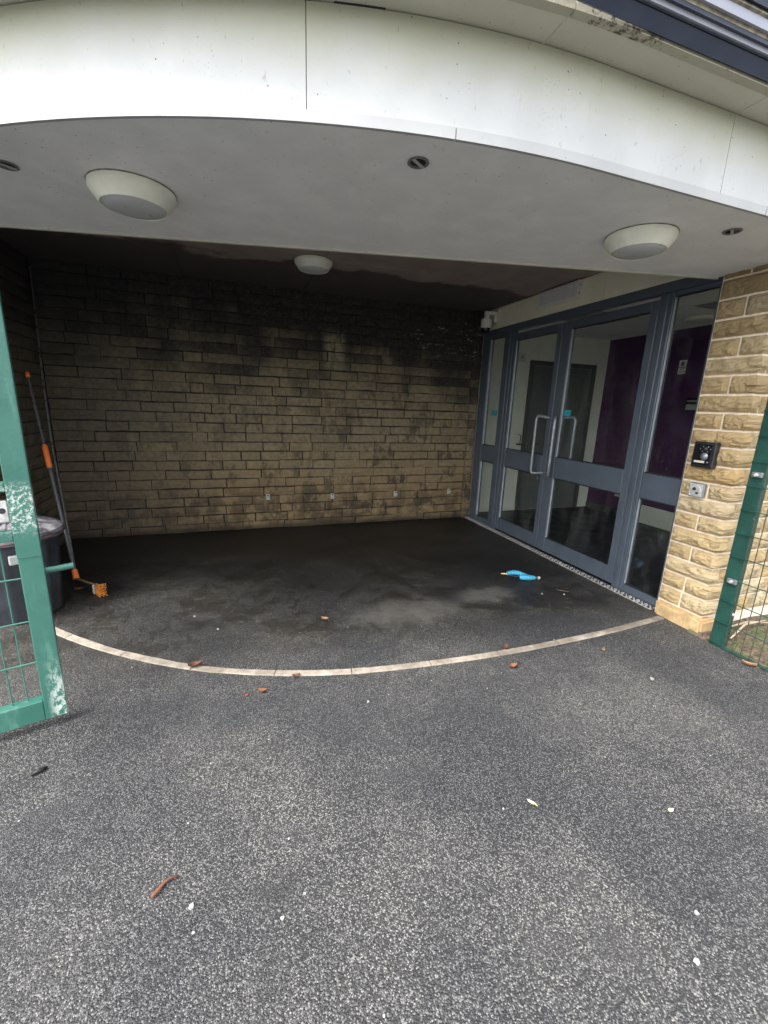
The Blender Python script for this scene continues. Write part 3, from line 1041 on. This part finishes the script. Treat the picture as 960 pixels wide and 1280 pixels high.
# dome camera
dc = thing('security_camera', 'small white dome security camera on a bracket above the door corner', 'camera')
Yc = 4.925
bx('wall_plate', M_white, dc, X - .010, X + .001, Yc - .065, Yc + .065, 2.53, 2.69, bev=.003)
ab = MB()
ab.box(X - .135, X - .011, Yc - .03, Yc + .03, 2.62, 2.665, .008)
ab.box(X - .050, X - .012, Yc - .028, Yc + .028, 2.545, 2.6195, .006)
ab.box(X - .170, X - .115, Yc - .026, Yc + .026, 2.572, 2.664, .008)
ab.build('bracket', M_white, dc)
MB().lathe([(0, .055), (.05, .055), (.062, .048), (.066, .03), (.064, -.04), (.052, -.052)], (X - .142, Yc, 2.522), 28).build('housing', M_white, dc, True, 40)
MB().lathe([(.05, 0), (.048, -.02), (.035, -.043), (.015, -.054), (0, -.056)], (X - .142, Yc, 2.47), 24).build('dome', M_blackgloss, dc, True)
MB().tube([(X - .05, Yc + .03, 2.64), (X - .07, Yc + .12, 2.66), (X - .06, Yc + .24, 2.60), (X - .10, Yc + .262, 2.55)], .004, 6).build('cable', M_black, dc, True)

# ------------------------------------------------------------------ entry panel and key switch on the pillar
def local(px, py, pz, rz):
    return Matrix.Translation((px, py, pz)) @ Matrix.Rotation(rz, 4, 'Z')


xf = PX - .030
en = thing('entry_panel', 'black door entry intercom with camera on the honey stone pillar', 'intercom')
yc, zc = 2.072, 1.252
bx('surround', M_black, en, xf - .032, xf + .015, yc - .075, yc + .075, zc - .088, zc + .088, bev=.006)
bx('face_plate', M_blackgloss, en, xf - .037, xf - .0325, yc - .058, yc + .060, zc - .070, zc + .072, bev=.002)
Ry = Matrix.Rotation(math.radians(-90), 4, 'Y')
MB().lathe([(0, .014), (.018, .010), (.026, .0)], (0, 0, 0), 20, Matrix.Translation((xf - .037, yc - .012, zc - .01)) @ Ry).build('camera_dome', M_steel, en, True)
MB().lathe([(0, .012), (.012, .010), (.016, .0)], (0, 0, 0), 16, Matrix.Translation((xf - .037, yc - .012, zc + .040)) @ Ry).build('lens', M_black, en, True)
for i in range(6):
    a = i / 6 * 2 * math.pi
    MB().lathe([(0, .003), (.004, .002), (.005, 0)], (0, 0, 0), 8, Matrix.Translation((xf - .037, yc - .012 + .034 * math.cos(a), zc + .040 + .018 * math.sin(a))) @ Ry).build('speaker_hole', M_steel, en)
bx('name_label', M_nozzlewhite, en, xf - .0395, xf - .0372, yc - .022, yc + .048, zc - .055, zc - .040)
MB().lathe([(0, .006), (.006, .005), (.007, 0)], (0, 0, 0), 12, Matrix.Translation((xf - .037, yc - .042, zc - .048)) @ Ry).build('call_button', M_steel, en, True)

ks = thing('key_switch', 'small square metal key switch plate below the entry intercom', 'switch')
yc, zc = 2.083, 1.003
bx('back_box', M_steel, ks, xf - .010, xf + .016, yc - .054, yc + .054, zc - .050, zc + .050, bev=.006)
bx('plate', M_greyplastic, ks, xf - .015, xf - .0105, yc - .046, yc + .048, zc - .045, zc + .045, bev=.003)
MB().lathe([(0, .004), (.034, .003), (.036, 0)], (0, 0, 0), 24, Matrix.Translation((xf - .015, yc, zc)) @ Ry).build('disc', M_ally, ks, True, 40)
MB().lathe([(0, .010), (.010, .010), (.012, 0)], (0, 0, 0), 14, Matrix.Translation((xf - .019, yc + .006, zc + .008)) @ Ry).build('keyhole', M_seam, ks, True, 40)
MB().box(xf - .024, xf - .0195, yc - .024, yc - .006, zc - .026, zc - .012, .002).build('flap', M_post, ks)
for dy in (-.037, .039):
    for dz in (-.036, .036):
        MB().lathe([(0, .003), (.005, .002), (.006, 0)], (0, 0, 0), 8, Matrix.Translation((xf - .015, yc + dy, zc + dz)) @ Ry).build('screw', M_ally, ks)

# ------------------------------------------------------------------ the room behind the doors
IZ, IX, IY = 2.585, 5.50, 5.44
tag(bx('room_floor', M_infloor, None, X + .08, IX, PY + .28, IY, -.04, .006), kind='structure')
pw = thing('purple_wall', 'deep purple painted wall of the room behind the glass', 'wall')
bx('plaster', M_purple, pw, IX, IX + .12, PY + .28, IY + .12, 0, 2.8)
bx('skirting', M_inarch, pw, IX - .016, IX, 4.50, IY - .002, .007, .10, bev=.003)
bx('pale_skirting', M_inwhite, pw, IX - .03, IX, 2.3, 4.49, .007, .26, bev=.004)
ww = thing('white_wall', 'white painted wall with a grey door seen through the glass', 'wall')
bx('plaster', M_inwhite, ww, 3.205, IX - .002, IY, IY + .12, 0, 2.8)
ar = MB()
ar.box(4.085, 4.155, IY - .022, IY, .007, 2.215, .003).box(5.22, 5.29, IY - .022, IY, .007, 2.215, .003).box(4.157, 5.218, IY - .022, IY, 2.15, 2.215, .003)
ar.build('architrave', M_inarch, ww)
dd = bx('door', M_indoor, ww, 4.158, 5.217, IY - .008, IY, .010, 2.148, bev=.002)
MB().tube([(4.24, IY - .02, 1.03), (4.24, IY - .05, 1.03), (4.36, IY - .05, 1.03)], .010, 8).build('lever', M_black, dd, True)
bx('skirting', M_inwhite, ww, 3.21, 4.084, IY - .016, IY, .007, .10, bev=.003)
hk = thing('lever_handle', 'small black lever handle on the white wall beside the grey door', 'handle')
MB().tube([(4.0, IY - .001, 1.02), (4.0, IY - .05, 1.02), (4.09, IY - .05, 1.025)], .011, 8).build('lever', M_black, hk, True)
MB().tube([(4.045, IY - .02, 1.02), (4.05, IY - .02, 1.15), (4.0, IY - .02, 1.165)], .006, 6).build('rod', M_black, hk, True)
sb = thing('wall_box', 'small square white box high on the white wall behind the glass', 'alarm')
bx('body', M_white, sb, 3.85, 3.975, IY - .045, IY, 2.18, 2.30, bev=.008)
MB().lathe([(0, 0), (.03, 0), (.025, .01), (0, .014)], (0, 0, 0), 14, Matrix.Translation((3.912, IY - .0455, 2.24)) @ Matrix.Rotation(math.radians(90), 4, 'X')).build('sounder', M_greyplastic, sb, True, 40)
rw = MB()
for q in ((X + .24, WX0, 0, 2.79), (WX1, IX - .002, 0, 2.79), (WX0, WX1, 0, WZ0), (WX0, WX1, WZ1, 2.79)):
    rw.box(q[0], q[1], PY + .281, PY + .34, q[2], q[3])
tag(rw.build('room_wall', M_inwhite), kind='structure')
wi = thing('added_window', 'glazed opening added unseen in the front stone wall to let daylight into the room', 'added_window')
for q in ((WX0, WX1, WZ0, WZ0 + .06), (WX0, WX1, WZ1 - .06, WZ1), (WX0, WX0 + .06, WZ0 + .061, WZ1 - .061), (WX1 - .06, WX1, WZ0 + .061, WZ1 - .061)):
    bx('frame', M_frame, wi, q[0], q[1], PY + .12, PY + .18, q[2], q[3], bev=.004)
bx('glass_pane', M_glass, wi, WX0 + .06, WX1 - .06, PY + .147, PY + .153, WZ0 + .06, WZ1 - .06)
tag(bx('room_wall', M_inwhite, None, X + .065, X + .20, 5.30, IY - .002, .008, 2.79), kind='structure')
tag(bx('room_bulkhead', M_inwhite, None, X + .062, X + .11, 2.26, 5.298, 2.478, 2.79), kind='structure')
ic = tag(link('room_ceiling', None), kind='structure')
bx('slab', M_grid, ic, X + .112, IX - .001, PY + .345, IY - .001, IZ + .012, IZ + .03)
x0 = X + .112
ix = 0
while x0 < IX - .05:
    y0 = PY + .345
    while y0 < IY - .05:
        pan = (round((x0 - X - .112) / .6), round((y0 - PY - .345) / .6)) in ((1, 3), (2, 1))
        bx('light_panel' if pan else 'ceiling_tile', M_panel if pan else M_tile, ic, x0 + .010, min(x0 + .590, IX - .004), y0 + .010, min(y0 + .590, IY - .004), IZ + U(.002, .004), IZ + .011, bev=.002)
        y0 += .6
    x0 += .6
for (px, py, lab) in ((5.0, 3.72, 'round white ceiling lamp inside the room near the purple wall'),):
    rl = thing('ceiling_lamp', lab, 'light')
    MB().lathe([(.15, 0), (.16, -.01), (.155, -.03), (.14, -.04)], (px, py, IZ), 28).build('ring', M_lampbody, rl, True, 40)
    MB().lathe([(.14, -.038), (.10, -.05), (0, -.06)], (px, py, IZ), 28).build('diffuser', M_lampglass, rl, True)
sg = thing('wall_notice', 'small white printed notice on the purple wall behind the glass', 'sign')
ys0, ys1, zs0, zs1 = 4.165, 4.262, 2.035, 2.205
bx('card', M_paper, sg, IX - .006, IX, ys0, ys1, zs0, zs1)
MB().box(IX - .008, IX - .0065, ys0 + .03, ys1 - .03, zs1 - .07, zs1 - .02).build('pictogram', M_ink, sg)
MB().box(IX - .008, IX - .0065, ys0 + .01, ys1 - .01, zs0 + .075, zs0 + .090).box(IX - .008, IX - .0065, ys0 + .015, ys1 - .015, zs0 + .055, zs0 + .066).build('text_line', M_redink, sg)
MB().box(IX - .008, IX - .0065, ys0 + .012, ys1 - .012, zs0 + .02, zs0 + .03).build('text_line', M_ink, sg)
ib = thing('wall_intercom', 'dark intercom unit on the purple wall half hidden by the pillar', 'intercom')
bx('body', M_black, ib, IX - .05, IX, 3.85, 4.05, 1.565, 1.73, bev=.008)
bx('screen', M_greyplastic, ib, IX - .053, IX - .051, 3.87, 4.03, 1.59, 1.655)
bx('grille', M_greyplastic, ib, IX - .053, IX - .051, 3.87, 4.03, 1.69, 1.705)
so = thing('socket', 'white electrical socket low on the purple wall', 'socket')
bx('plate', M_white, so, IX - .012, IX, 4.79, 4.91, .29, .38, bev=.003)
bx('switch', M_greyplastic, so, IX - .016, IX - .0125, 4.83, 4.87, .335, .36, bev=.001)

# ------------------------------------------------------------------ arc of edging blocks in the asphalt
arc = [(-1.62, 3.72), (-1.38, 3.36), (-1.14, 3.075), (-.88, 2.83), (-.624, 2.628), (-.236, 2.385), (.217, 2.207), (.662, 2.103), (1.18, 2.052), (1.6, 2.036), (2.02, 2.042), (2.5, 2.065), (3.045, 2.118)]


def catmull(P, n=12):
    out = []
    P = [Vector((p[0], p[1], 0)) for p in P]
    P = [P[0] * 2 - P[1]] + P + [P[-1] * 2 - P[-2]]
    for i in range(1, len(P) - 2):
        for k in range(n):
            u = k / n
            a, b_, c_, e_ = P[i - 1:i + 3]
            out.append(.5 * ((2 * b_) + (c_ - a) * u + (2 * a - 5 * b_ + 4 * c_ - e_) * u * u + (3 * b_ - a - 3 * c_ + e_) * u ** 3))
    out.append(P[-2])
    return out


sp = catmull(arc)
acc = [0]
for a, b_ in zip(sp, sp[1:]):
    acc.append(acc[-1] + (b_ - a).length)


def at(s_):
    s_ = max(0, min(acc[-1] - 1e-5, s_))
    i = next(k for k in range(len(acc) - 1) if acc[k + 1] > s_)
    u = (s_ - acc[i]) / (acc[i + 1] - acc[i])
    p = sp[i].lerp(sp[i + 1], u)
    d_ = (sp[i + 1] - sp[i]).normalized()
    return p, Vector((-d_.y, d_.x, 0))


ed = thing('edging_strip', 'curved line of pale concrete edging blocks set in the asphalt', 'kerb')
s = 0.0
while s < acc[-1] - .05:
    e = min(acc[-1], s + U(.43, .50))
    mb = MB()
    rows = []
    n = 8
    dz = U(0, .002)
    for i in range(n + 1):
        p, nn = at(s + .003 + (e - s - .006) * i / n)
        wv_ = .0255 + mnoise.noise(Vector((p.x * 9, p.y * 9, 0))) * .003
        a, b_ = p + nn * wv_, p - nn * wv_
        rows.append([mb.b.verts.new((q.x, q.y, zz)) for q, zz in ((a, -.02), (a, .002 + dz), (p + nn * (wv_ - .005), .0055 + dz), (p - nn * (wv_ - .005), .0055 + dz), (b_, .002 + dz), (b_, -.02))])
    for p, q in zip(rows, rows[1:]):
        for k in range(5):
            mb.b.faces.new((p[k], p[k + 1], q[k + 1], q[k]))
    mb.b.faces.new(rows[0])
    mb.b.faces.new(rows[-1][::-1])
    mb.build('edging_block', M_edge, ed)
    s = e

# ------------------------------------------------------------------ green gate leaf at the left
gt = thing('steel_gate', 'open green steel mesh gate leaf with scuffed white chipped paint', 'gate')
G = Matrix(((.957, -.29, 0, -.80), (.29, .957, 0, 2.105), (0, 0, 1, 0), (0, 0, 0, 1)))    # local x along the leaf, local y away from the camera


def gb(name, x0, x1, y0, y1, z0, z1, m=M_gate, bev=.004):
    return MB().box(x0, x1, y0, y1, z0, z1, bev, G, 2).build(name, m, gt)


gb('stile', -.070, .012, 0, .06, .046, 2.35)
gb('stile', -1.23, -1.15, 0, .06, .046, 2.35)
gb('bottom_rail', -1.149, -.071, .002, .058, .046, .146)
gb('top_rail', -1.149, -.071, .002, .058, 2.27, 2.35)
gb('mid_rail', -1.149, -.071, .006, .054, .903, .946)
gb('lock_crossbar', -.32, -.071, .003, .057, 1.112, 1.150)
gb('lock_upright', -.36, -.321, .003, .057, .947, 1.150)
gb('weld_plate', -.0705, .010, -.003, -.0005, .83, .955, bev=.001)
lb = MB().box(-.32, -.072, .012, .045, .985, 1.075, .004, G).build('lock_body', M_ally, gt)
MB().lathe([(0, .002), (.011, .002), (.012, 0)], (0, 0, 0), 16, G @ Matrix.Translation((-.092, .0115, 1.035)) @ Matrix.Rotation(math.radians(90), 4, 'X')).build('keyhole', M_seam, lb)
MB().tube([G @ Vector((-.06, .075, .735)), G @ Vector((.03, .075, .737)), G @ Vector((.112, .075, .742))], .0135, 10).build('slide_bolt', M_gate, gt, True, 60)
for zz in [.33, .53, .732] + [1.33 + .2 * i for i in range(5)]:
    MB().tube([G @ Vector((-1.15, .03, zz)), G @ Vector((-.07, .03, zz))], .004, 6).build('mesh_wire', M_gate, gt)
for i in range(20):
    u = -.124 - .053 * i
    if u < -1.14:
        break
    MB().tube([G @ Vector((u, .036, .14)), G @ Vector((u, .036, .91))], .0032, 6).build('mesh_wire', M_gate, gt)
    MB().tube([G @ Vector((u, .036, 1.15 if u > -.33 else .94)), G @ Vector((u, .036, 2.28))], .0032, 6).build('mesh_wire', M_gate, gt)

# ------------------------------------------------------------------ fence at the right
fp = thing('fence_post', 'dark green square steel fence post in front of the stone pillar', 'post')
bx('post', M_post, fp, 3.030, 3.078, 1.665, 1.752, -.03, 2.4, bev=.004)
for (yy, zz) in ((1.705, 1.56), (1.71, 1.172), (1.706, .475)):
    cb = MB().box(3.010, 3.029, yy - .040, yy + .018, zz - .016, zz + .016, .004)
    cb.build('mesh_clip', M_steel, fp)
    MB().lathe([(0, .016), (.009, .014), (.011, .006), (.011, 0)], (0, 0, 0), 10, Matrix.Translation((3.0095, yy - .012, zz)) @ Ry).build('clip_bolt', M_ally, fp, True, 40)
MB().lathe([(0, .010), (.008, .009), (.010, .004), (.010, 0)], (0, 0, 0), 10, Matrix.Translation((3.055, 1.6645, .25)) @ Matrix.Rotation(math.radians(90), 4, 'X')).build('bolt_head', M_ally, fp, True, 40)
fm = thing('mesh_fence', 'welded wire mesh fence panel running from the green post', 'fence')
zz = .03
while zz < 2.3:
    for dx in (0.0,):
        MB().tube([(3.0205 + dx, 1.748, zz), (3.0205 + dx, .1, zz)], .0032, 6).build('horizontal_wire', M_post, fm)
    zz += .1525
yy = 1.655
k = 0
while yy > .1:
    MB().tube([(3.026, yy, .01), (3.026, yy, 2.3)], .0028, 6).build('vertical_wire', M_wire, fm)
    yy -= .051
bx('kick_wire', M_post, fm, 3.018, 3.030, .1, 1.66, .012, .02)

# soil and grass between fence and wall
so_ = MB()


def soil(u, v):
    xx = 3.012 + u * 4.0
    yy = -3 + v * (PY + .02 + 3)
    hgt = .010 + .035 * min(1, u * 40) * (mnoise.noise(Vector((xx * 4, yy * 4, 0))) * .5 + .5) * 1.0
    return (xx, yy, hgt if u > 0 else -.01)


so_.grid(soil, 60, 70)
tag(so_.build('soil', M_soil, None, True), kind='structure')
gm = MB()
for i in range(5200):
    xx = 3.04 + abs(rnd.gauss(0, .22)) + U(0, .12)
    yy = U(-.6, 1.80)
    if xx > 3.9:
        continue
    if mnoise.noise(Vector((xx * 5, yy * 5, 2))) + .15 < U(-.35, .45):
        continue
    hh = U(.02, .06)
    a = U(0, 6.28)
    w_ = U(.0015, .003)
    lean = U(.0, .03)
    b0 = Vector((xx, yy, .012))
    s1 = Vector((math.cos(a), math.sin(a), 0)) * w_
    l1 = Vector((-math.sin(a), math.cos(a), 0)) * lean
    gm.poly([b0 - s1, b0 + s1, b0 + l1 + Vector((0, 0, hh))])
tag(gm.build('grass', M_blade), 'short green grass along the foot of the mesh fence', 'grass', kind='stuff')
for i, (p, q) in enumerate((((3.16, 1.70, .04), (3.62, 1.76, .08)), ((3.22, 1.80, .05), (3.75, 1.72, .055)))):
    mid = (Vector(p) + Vector(q)) / 2 + Vector((0, .03, .02))
    tag(MB().tube([p, mid, q], [.006, .008, .004], 6).build('dead_stem', M_twig, None, True),
        ['pale dead stem lying on the soil nearest the fence post', 'pale dead stem lying close against the foot of the stone wall'][i], 'stem', 'dead stems behind the fence')

# ------------------------------------------------------------------ dustbin
db = thing('dustbin', 'black plastic dustbin with a dusty ribbed lid behind the gate', 'bin')
bc = (-1.455, 3.445, 0)


def ribs(a, r, z):
    return r + (.006 if math.cos(a * 14) > .55 else 0)


MB().lathe([(0, .004), (.215, .004), (.225, .012), (.232, .06), (.262, .52), (.268, .56), (.285, .562), (.287, .59), (.272, .60), (.268, .58)], bc, 112, None, ribs).build('body', M_bin, db, True, 30)
t = NT('dusty_bin_lid')
x, y, z = t.xyz()
c = t.mix(t.step(t.noise(9, 5, .7), .35, .65), (.05, .052, .058), (.30, .29, .31))
t.set(Base_Color=c, Roughness=.55).bump(t.noise(40, 4), .3, .004)


def lidrib(a, r, z):
    return r


lid = MB()
pf = [(.286, .562), (.303, .566), (.306, .595), (.298, .612), (.26, .628), (.18, .648), (.09, .660), (.06, .662)]
nseg = 96
rings = []
for r, zz in pf:
    rings.append([lid.b.verts.new((bc[0] + r * math.cos(2 * math.pi * k / nseg), bc[1] + r * math.sin(2 * math.pi * k / nseg), zz + (.009 if (k // 3) % 2 and .08 < r < .29 else 0))) for k in range(nseg)])
for a, b_ in zip(rings, rings[1:]):
    for k in range(nseg):
        lid.b.faces.new((a[k], a[(k + 1) % nseg], b_[(k + 1) % nseg], b_[k]))
lid.b.faces.new(rings[-1])
ld = lid.build('lid', t.m, db, True, 30)
MB().lathe([(.306, .572), (.310, .576), (.308, .588), (.304, .586)], bc, 64).build('lid_rim', simple('rust_red_rim', (.085, .045, .042), .7, var=.5), ld, True)
MB().tube([(bc[0] - .05, bc[1], .665), (bc[0] - .05, bc[1], .69), (bc[0] + .05, bc[1], .69), (bc[0] + .05, bc[1], .665)], .010, 8).build('lid_handle', M_bin, ld, True)
hm = Matrix.Translation(bc) @ Matrix.Rotation(math.radians(-62), 4, 'Z')
MB().box(.268, .300, -.05, .05, .44, .50, .006, hm).build('side_handle', M_greyplastic, db)

# ------------------------------------------------------------------ long handled brush and pole in the corner
A, B = Vector((-1.235, 3.83, .09)), Vector((-1.655, 4.709, 1.673))
br = thing('long_brush', 'long handled brush with orange grip and orange bristles leaning by the bin', 'brush')
P = lambda u: A.lerp(B, u)
MB().tube([P(.0), P(.515)], .0135, 10).build('handle_tube', M_pole, br, True, 60)
MB().tube([P(.514), P(.985)], .011, 10).build('handle_tube', M_pole, br, True, 60)
MB().tube([P(.512), P(.52), P(.62), P(.626)], [.016, .0205, .0205, .016], 12).build('grip', M_orange, br, True, 60)
MB().tube([P(.975), P(.98), P(1.0), P(1.003)], [.012, .018, .018, .012], 12).build('end_cap', M_orange, br, True, 60)
dv = (B - A).normalized()
MB().tube([A - dv * .02, A + dv * .055], [.024, .02], 12).build('collar', M_orange, br, True, 60)
hx = Vector((-1.0, 3.585, .05)) - Vector((-1.225, 3.81, .055))
hl = hx.length
Hm = Matrix.Translation((-1.222, 3.808, .056)) @ Matrix.Rotation(math.atan2(hx.y, hx.x), 4, 'Z')
hd = MB()
hd.box(.0, hl * .74, -.016, .016, -.046, .018, .008, Hm)
for v in hd.b.verts:
    q = Hm.inverted() @ v.co
    if q.x < .06 and q.z < 0:
        q.z *= .3
        v.co = Hm @ q
hd.build('head', M_black, br)
MB().box(.01, hl * .80, -.008, .008, .019, .027, .002, Hm).build('scraper_edge', M_leaf['tan'], br)
bxm = MB().box(hl * .70, hl * .76, -.020, .020, -.050, .026, .004, Hm)
bxm.build('ferrule', M_greyplastic, br)
tf = MB()
for i in range(7):
    for j in range(3):
        a0 = Vector((hl * .765, -.014 + j * .014, -.044 + i * .0105))
        a1 = Vector((hl * 1.04 + U(-.01, .01), -.022 + j * .022, -.052 + i * .0155))
        tf.tube([Hm @ a0, Hm @ a1], [.0034, .0040], 5)
o = tf.build('bristles', M_bristle, br)
o['kind'] = 'stuff'
po = thing('long_pole', 'long thin black pole standing in the dark corner of the recess', 'pole')
MB().tube([(-1.262, 3.93, .012), (-1.36, 4.18, .55), (-1.47, 4.46, 1.08), (-1.56, 4.74, 1.55), (-1.63, 5.0, 2.03), (-1.672, 5.17, 2.62)], [.0085, .0085, .008, .008, .0075, .007], 8).build('rod', M_pole, po, True, 60)
for f0 in ((-1.47, 4.46, 1.08), (-1.56, 4.74, 1.55)):
    MB().lathe([(.0075, -.02), (.0105, -.018), (.0105, .018), (.0075, .02)], f0, 10).build('joint_sleeve', M_black, po, True, 40)

# ------------------------------------------------------------------ blue hose gun on the floor
hg = thing('spray_gun', 'bright blue garden hose spray gun lying on the floor', 'spray gun')
a, b_ = Vector((2.318, 3.175, .022)), Vector((2.612, 3.005, .022))
ex = (b_ - a).normalized()
ey = Vector((-ex.y, ex.x, 0))
def L(u, v, zz):
    q = a + ex * u + ey * v
    return (q.x, q.y, zz)
MB().tube([L(.0, 0, .018), L(.02, 0, .019), L(.055, 0, .02)], [.006, .011, .010], 10).build('nozzle', M_brass, hg, True, 60)
MB().tube([L(.055, 0, .020), L(.072, .016, .024), L(.12, .034, .028), L(.17, .024, .028), L(.22, -.012, .024), L(.262, -.022, .021)], [.016, .021, .024, .024, .020, .016], 10).build('barrel', M_blue, hg, True, 60)
MB().tube([L(.165, -.062, .026), L(.18, -.066, .027), L(.25, -.058, .026), L(.298, -.032, .022)], [.021, .025, .024, .018], 10).build('grip', M_blue, hg, True, 60)
MB().tube([L(.07, -.018, .016), L(.11, -.022, .014), L(.17, -.030, .014)], [.006, .007, .006], 8).build('trigger', M_black, hg, True, 60)
MB().tube([L(.29, -.028, .02), L(.33, -.016, .019)], [.009, .008], 10).build('connector', M_steel, hg, True, 60)
MB().tube([L(.328, -.018, .019), L(.345, -.012, .019)], [.015, .014], 10).build('collar', M_nozzlewhite, hg, True, 60)
MB().lathe([(0, .003), (.006, .002), (.007, 0)], (*L(.115, .018, 0)[:2], .0455), 10).build('stud', M_seam, hg)

# ------------------------------------------------------------------ litter, each piece its own thing
def leafmesh(name, m, px, py, ln, wd, rz, curl, label, cat='leaf', group='fallen leaves on the asphalt'):
    mb = MB()

    def f(u, v):
        ww = wd * math.sin(math.pi * min(1, max(0, u * .94 + .03))) ** .8 * (1 - .25 * u)
        k = (v - .5) * 2
        xx = (u - .5) * ln
        yy = k * ww * .5
        zz = .008 + curl * (k * k * .5 + (u - .5) ** 2 * 1.3) * ln * .5 + mnoise.noise(Vector((u * 4, v * 3, px * 9))) * ln * .06
        c_, s_ = math.cos(rz), math.sin(rz)
        return (px + xx * c_ - yy * s_, py + xx * s_ + yy * c_, max(.006, zz))
    mb.grid(f, 8, 4)
    c_, s_ = math.cos(rz), math.sin(rz)
    mb.tube([(px + ln * .48 * c_, py + ln * .48 * s_, .010), (px + ln * .72 * c_, py + ln * .72 * s_, .009)], [.0016, .001], 5)
    return tag(mb.build(name, m, None, True), label, cat, group)


leafmesh('fallen_leaf', M_leaf['brown'], -.262, 2.402, .075, .045, .2, 1.0, 'curled brown leaf lying on the pale edging strip')
leafmesh('fallen_leaf', M_leaf['rust'], .279, 2.150, .042, .028, .1, .8, 'small rust leaf just below the edging strip at its lowest point')
leafmesh('fallen_leaf', M_leaf['orange'], .089, 2.066, .045, .024, -.3, 1.0, 'small orange leaf left of centre in front of the edging strip')
leafmesh('fallen_leaf', M_leaf['red'], .008, 2.060, .02, .016, .5, .4, 'tiny red leaf fragment beside the small orange leaf', 'leaf')
leafmesh('fallen_leaf', M_leaf['tan'], .564, 2.75, .05, .034, -.5, 1.1, 'tan leaf alone on the dark floor inside the recess')
leafmesh('fallen_leaf', M_leaf['rust'], 1.612, 2.072, .055, .032, .9, .9, 'rust leaf lying across the edging strip toward the doors')
leafmesh('fallen_leaf', M_leaf['orange'], 1.529, 1.879, .058, .036, .1, .9, 'orange leaf on the asphalt in front of the edging near the pillar')
leafmesh('fallen_leaf', M_leaf['tan'], 2.22, 1.871, .036, .022, .8, .8, 'tan leaf on the asphalt left of the stone pillar')
leafmesh('fallen_leaf', M_leaf['tan'], 2.985, 1.475, .075, .026, -.9, .9, 'long tan leaf caught at the foot of the mesh fence')
leafmesh('fallen_leaf', M_leaf['yellow'], 1.043, 1.077, .034, .014, -.9, .6, 'pale yellow leaf in the foreground right of centre')
leafmesh('fallen_leaf', M_leaf['yellow'], 1.549, .886, .026, .018, .1, .4, 'pale yellow square leaf scrap at the right of the foreground')
leafmesh('fallen_leaf', M_leaf['brown'], -1.19, 3.74, .07, .03, .3, .9, 'brown leaf beside the orange brush collar')
sk = thing('curled_stalk', 'reddish brown curled dry leaf stalk in the left foreground', 'stalk')
MB().tube([(-.300, 1.158, .010), (-.288, 1.168, .013), (-.272, 1.188, .011), (-.258, 1.198, .012), (-.228, 1.204, .008)], [.006, .0065, .005, .004, .002], 7).build('stalk', M_leaf['rust'], sk, True)
for i, (px, py, rr, lab) in enumerate(((-.182, 1.099, .009, 'round white paint fleck near the curled red stalk'), (1.296, .605, .007, 'white fleck at the far right of the foreground'),
                                       (1.173, .518, .008, 'white fleck lowest at the right of the foreground'), (.075, .983, .0055, 'small white fleck in the middle foreground beside the dark spot'),
                                       (.604, 1.833, .007, 'white fleck just in front of the edging strip at centre'), (2.60, 2.66, .008, 'white fleck on the floor beside the blue spray gun'),
                                       (2.42, 2.72, .006, 'white fleck on the floor between the spray gun and the edging'), (-.31, 3.05, .009, 'white fleck on the recess floor to the right of the brush'),
                                       (-.15, 2.82, .007, 'white fleck on the recess floor above the curled brown leaf'), (2.26, 1.55, .010, 'pale flat fleck on the asphalt left of the fence foot'))):
    mb = MB()
    n = 7
    ring = [(px + rr * U(.6, 1.25) * math.cos(6.283 * k / n), py + rr * U(.6, 1.25) * math.sin(6.283 * k / n)) for k in range(n)]
    mb.prism(ring, .001, .0075)
    tag(mb.build('white_fleck', M_chalk), lab, 'debris', 'white flecks on the ground')
mb = MB()
mb.tube([(-.83, 1.795, .009), (-.805, 1.805, .012), (-.782, 1.822, .008)], [.005, .010, .004], 7)
tag(mb.build('dark_scrap', M_dropping, None, True), 'black scrap of debris on the asphalt left of centre', 'debris')
mb = MB()
mb.tube([(2.60, 2.75, .006), (2.645, 2.71, .007), (2.68, 2.69, .006)], [.0008, .0012, .0008], 5)
tag(mb.build('straw', M_twig, None, True), 'thin pale straw on the floor in front of the doors', 'straw')
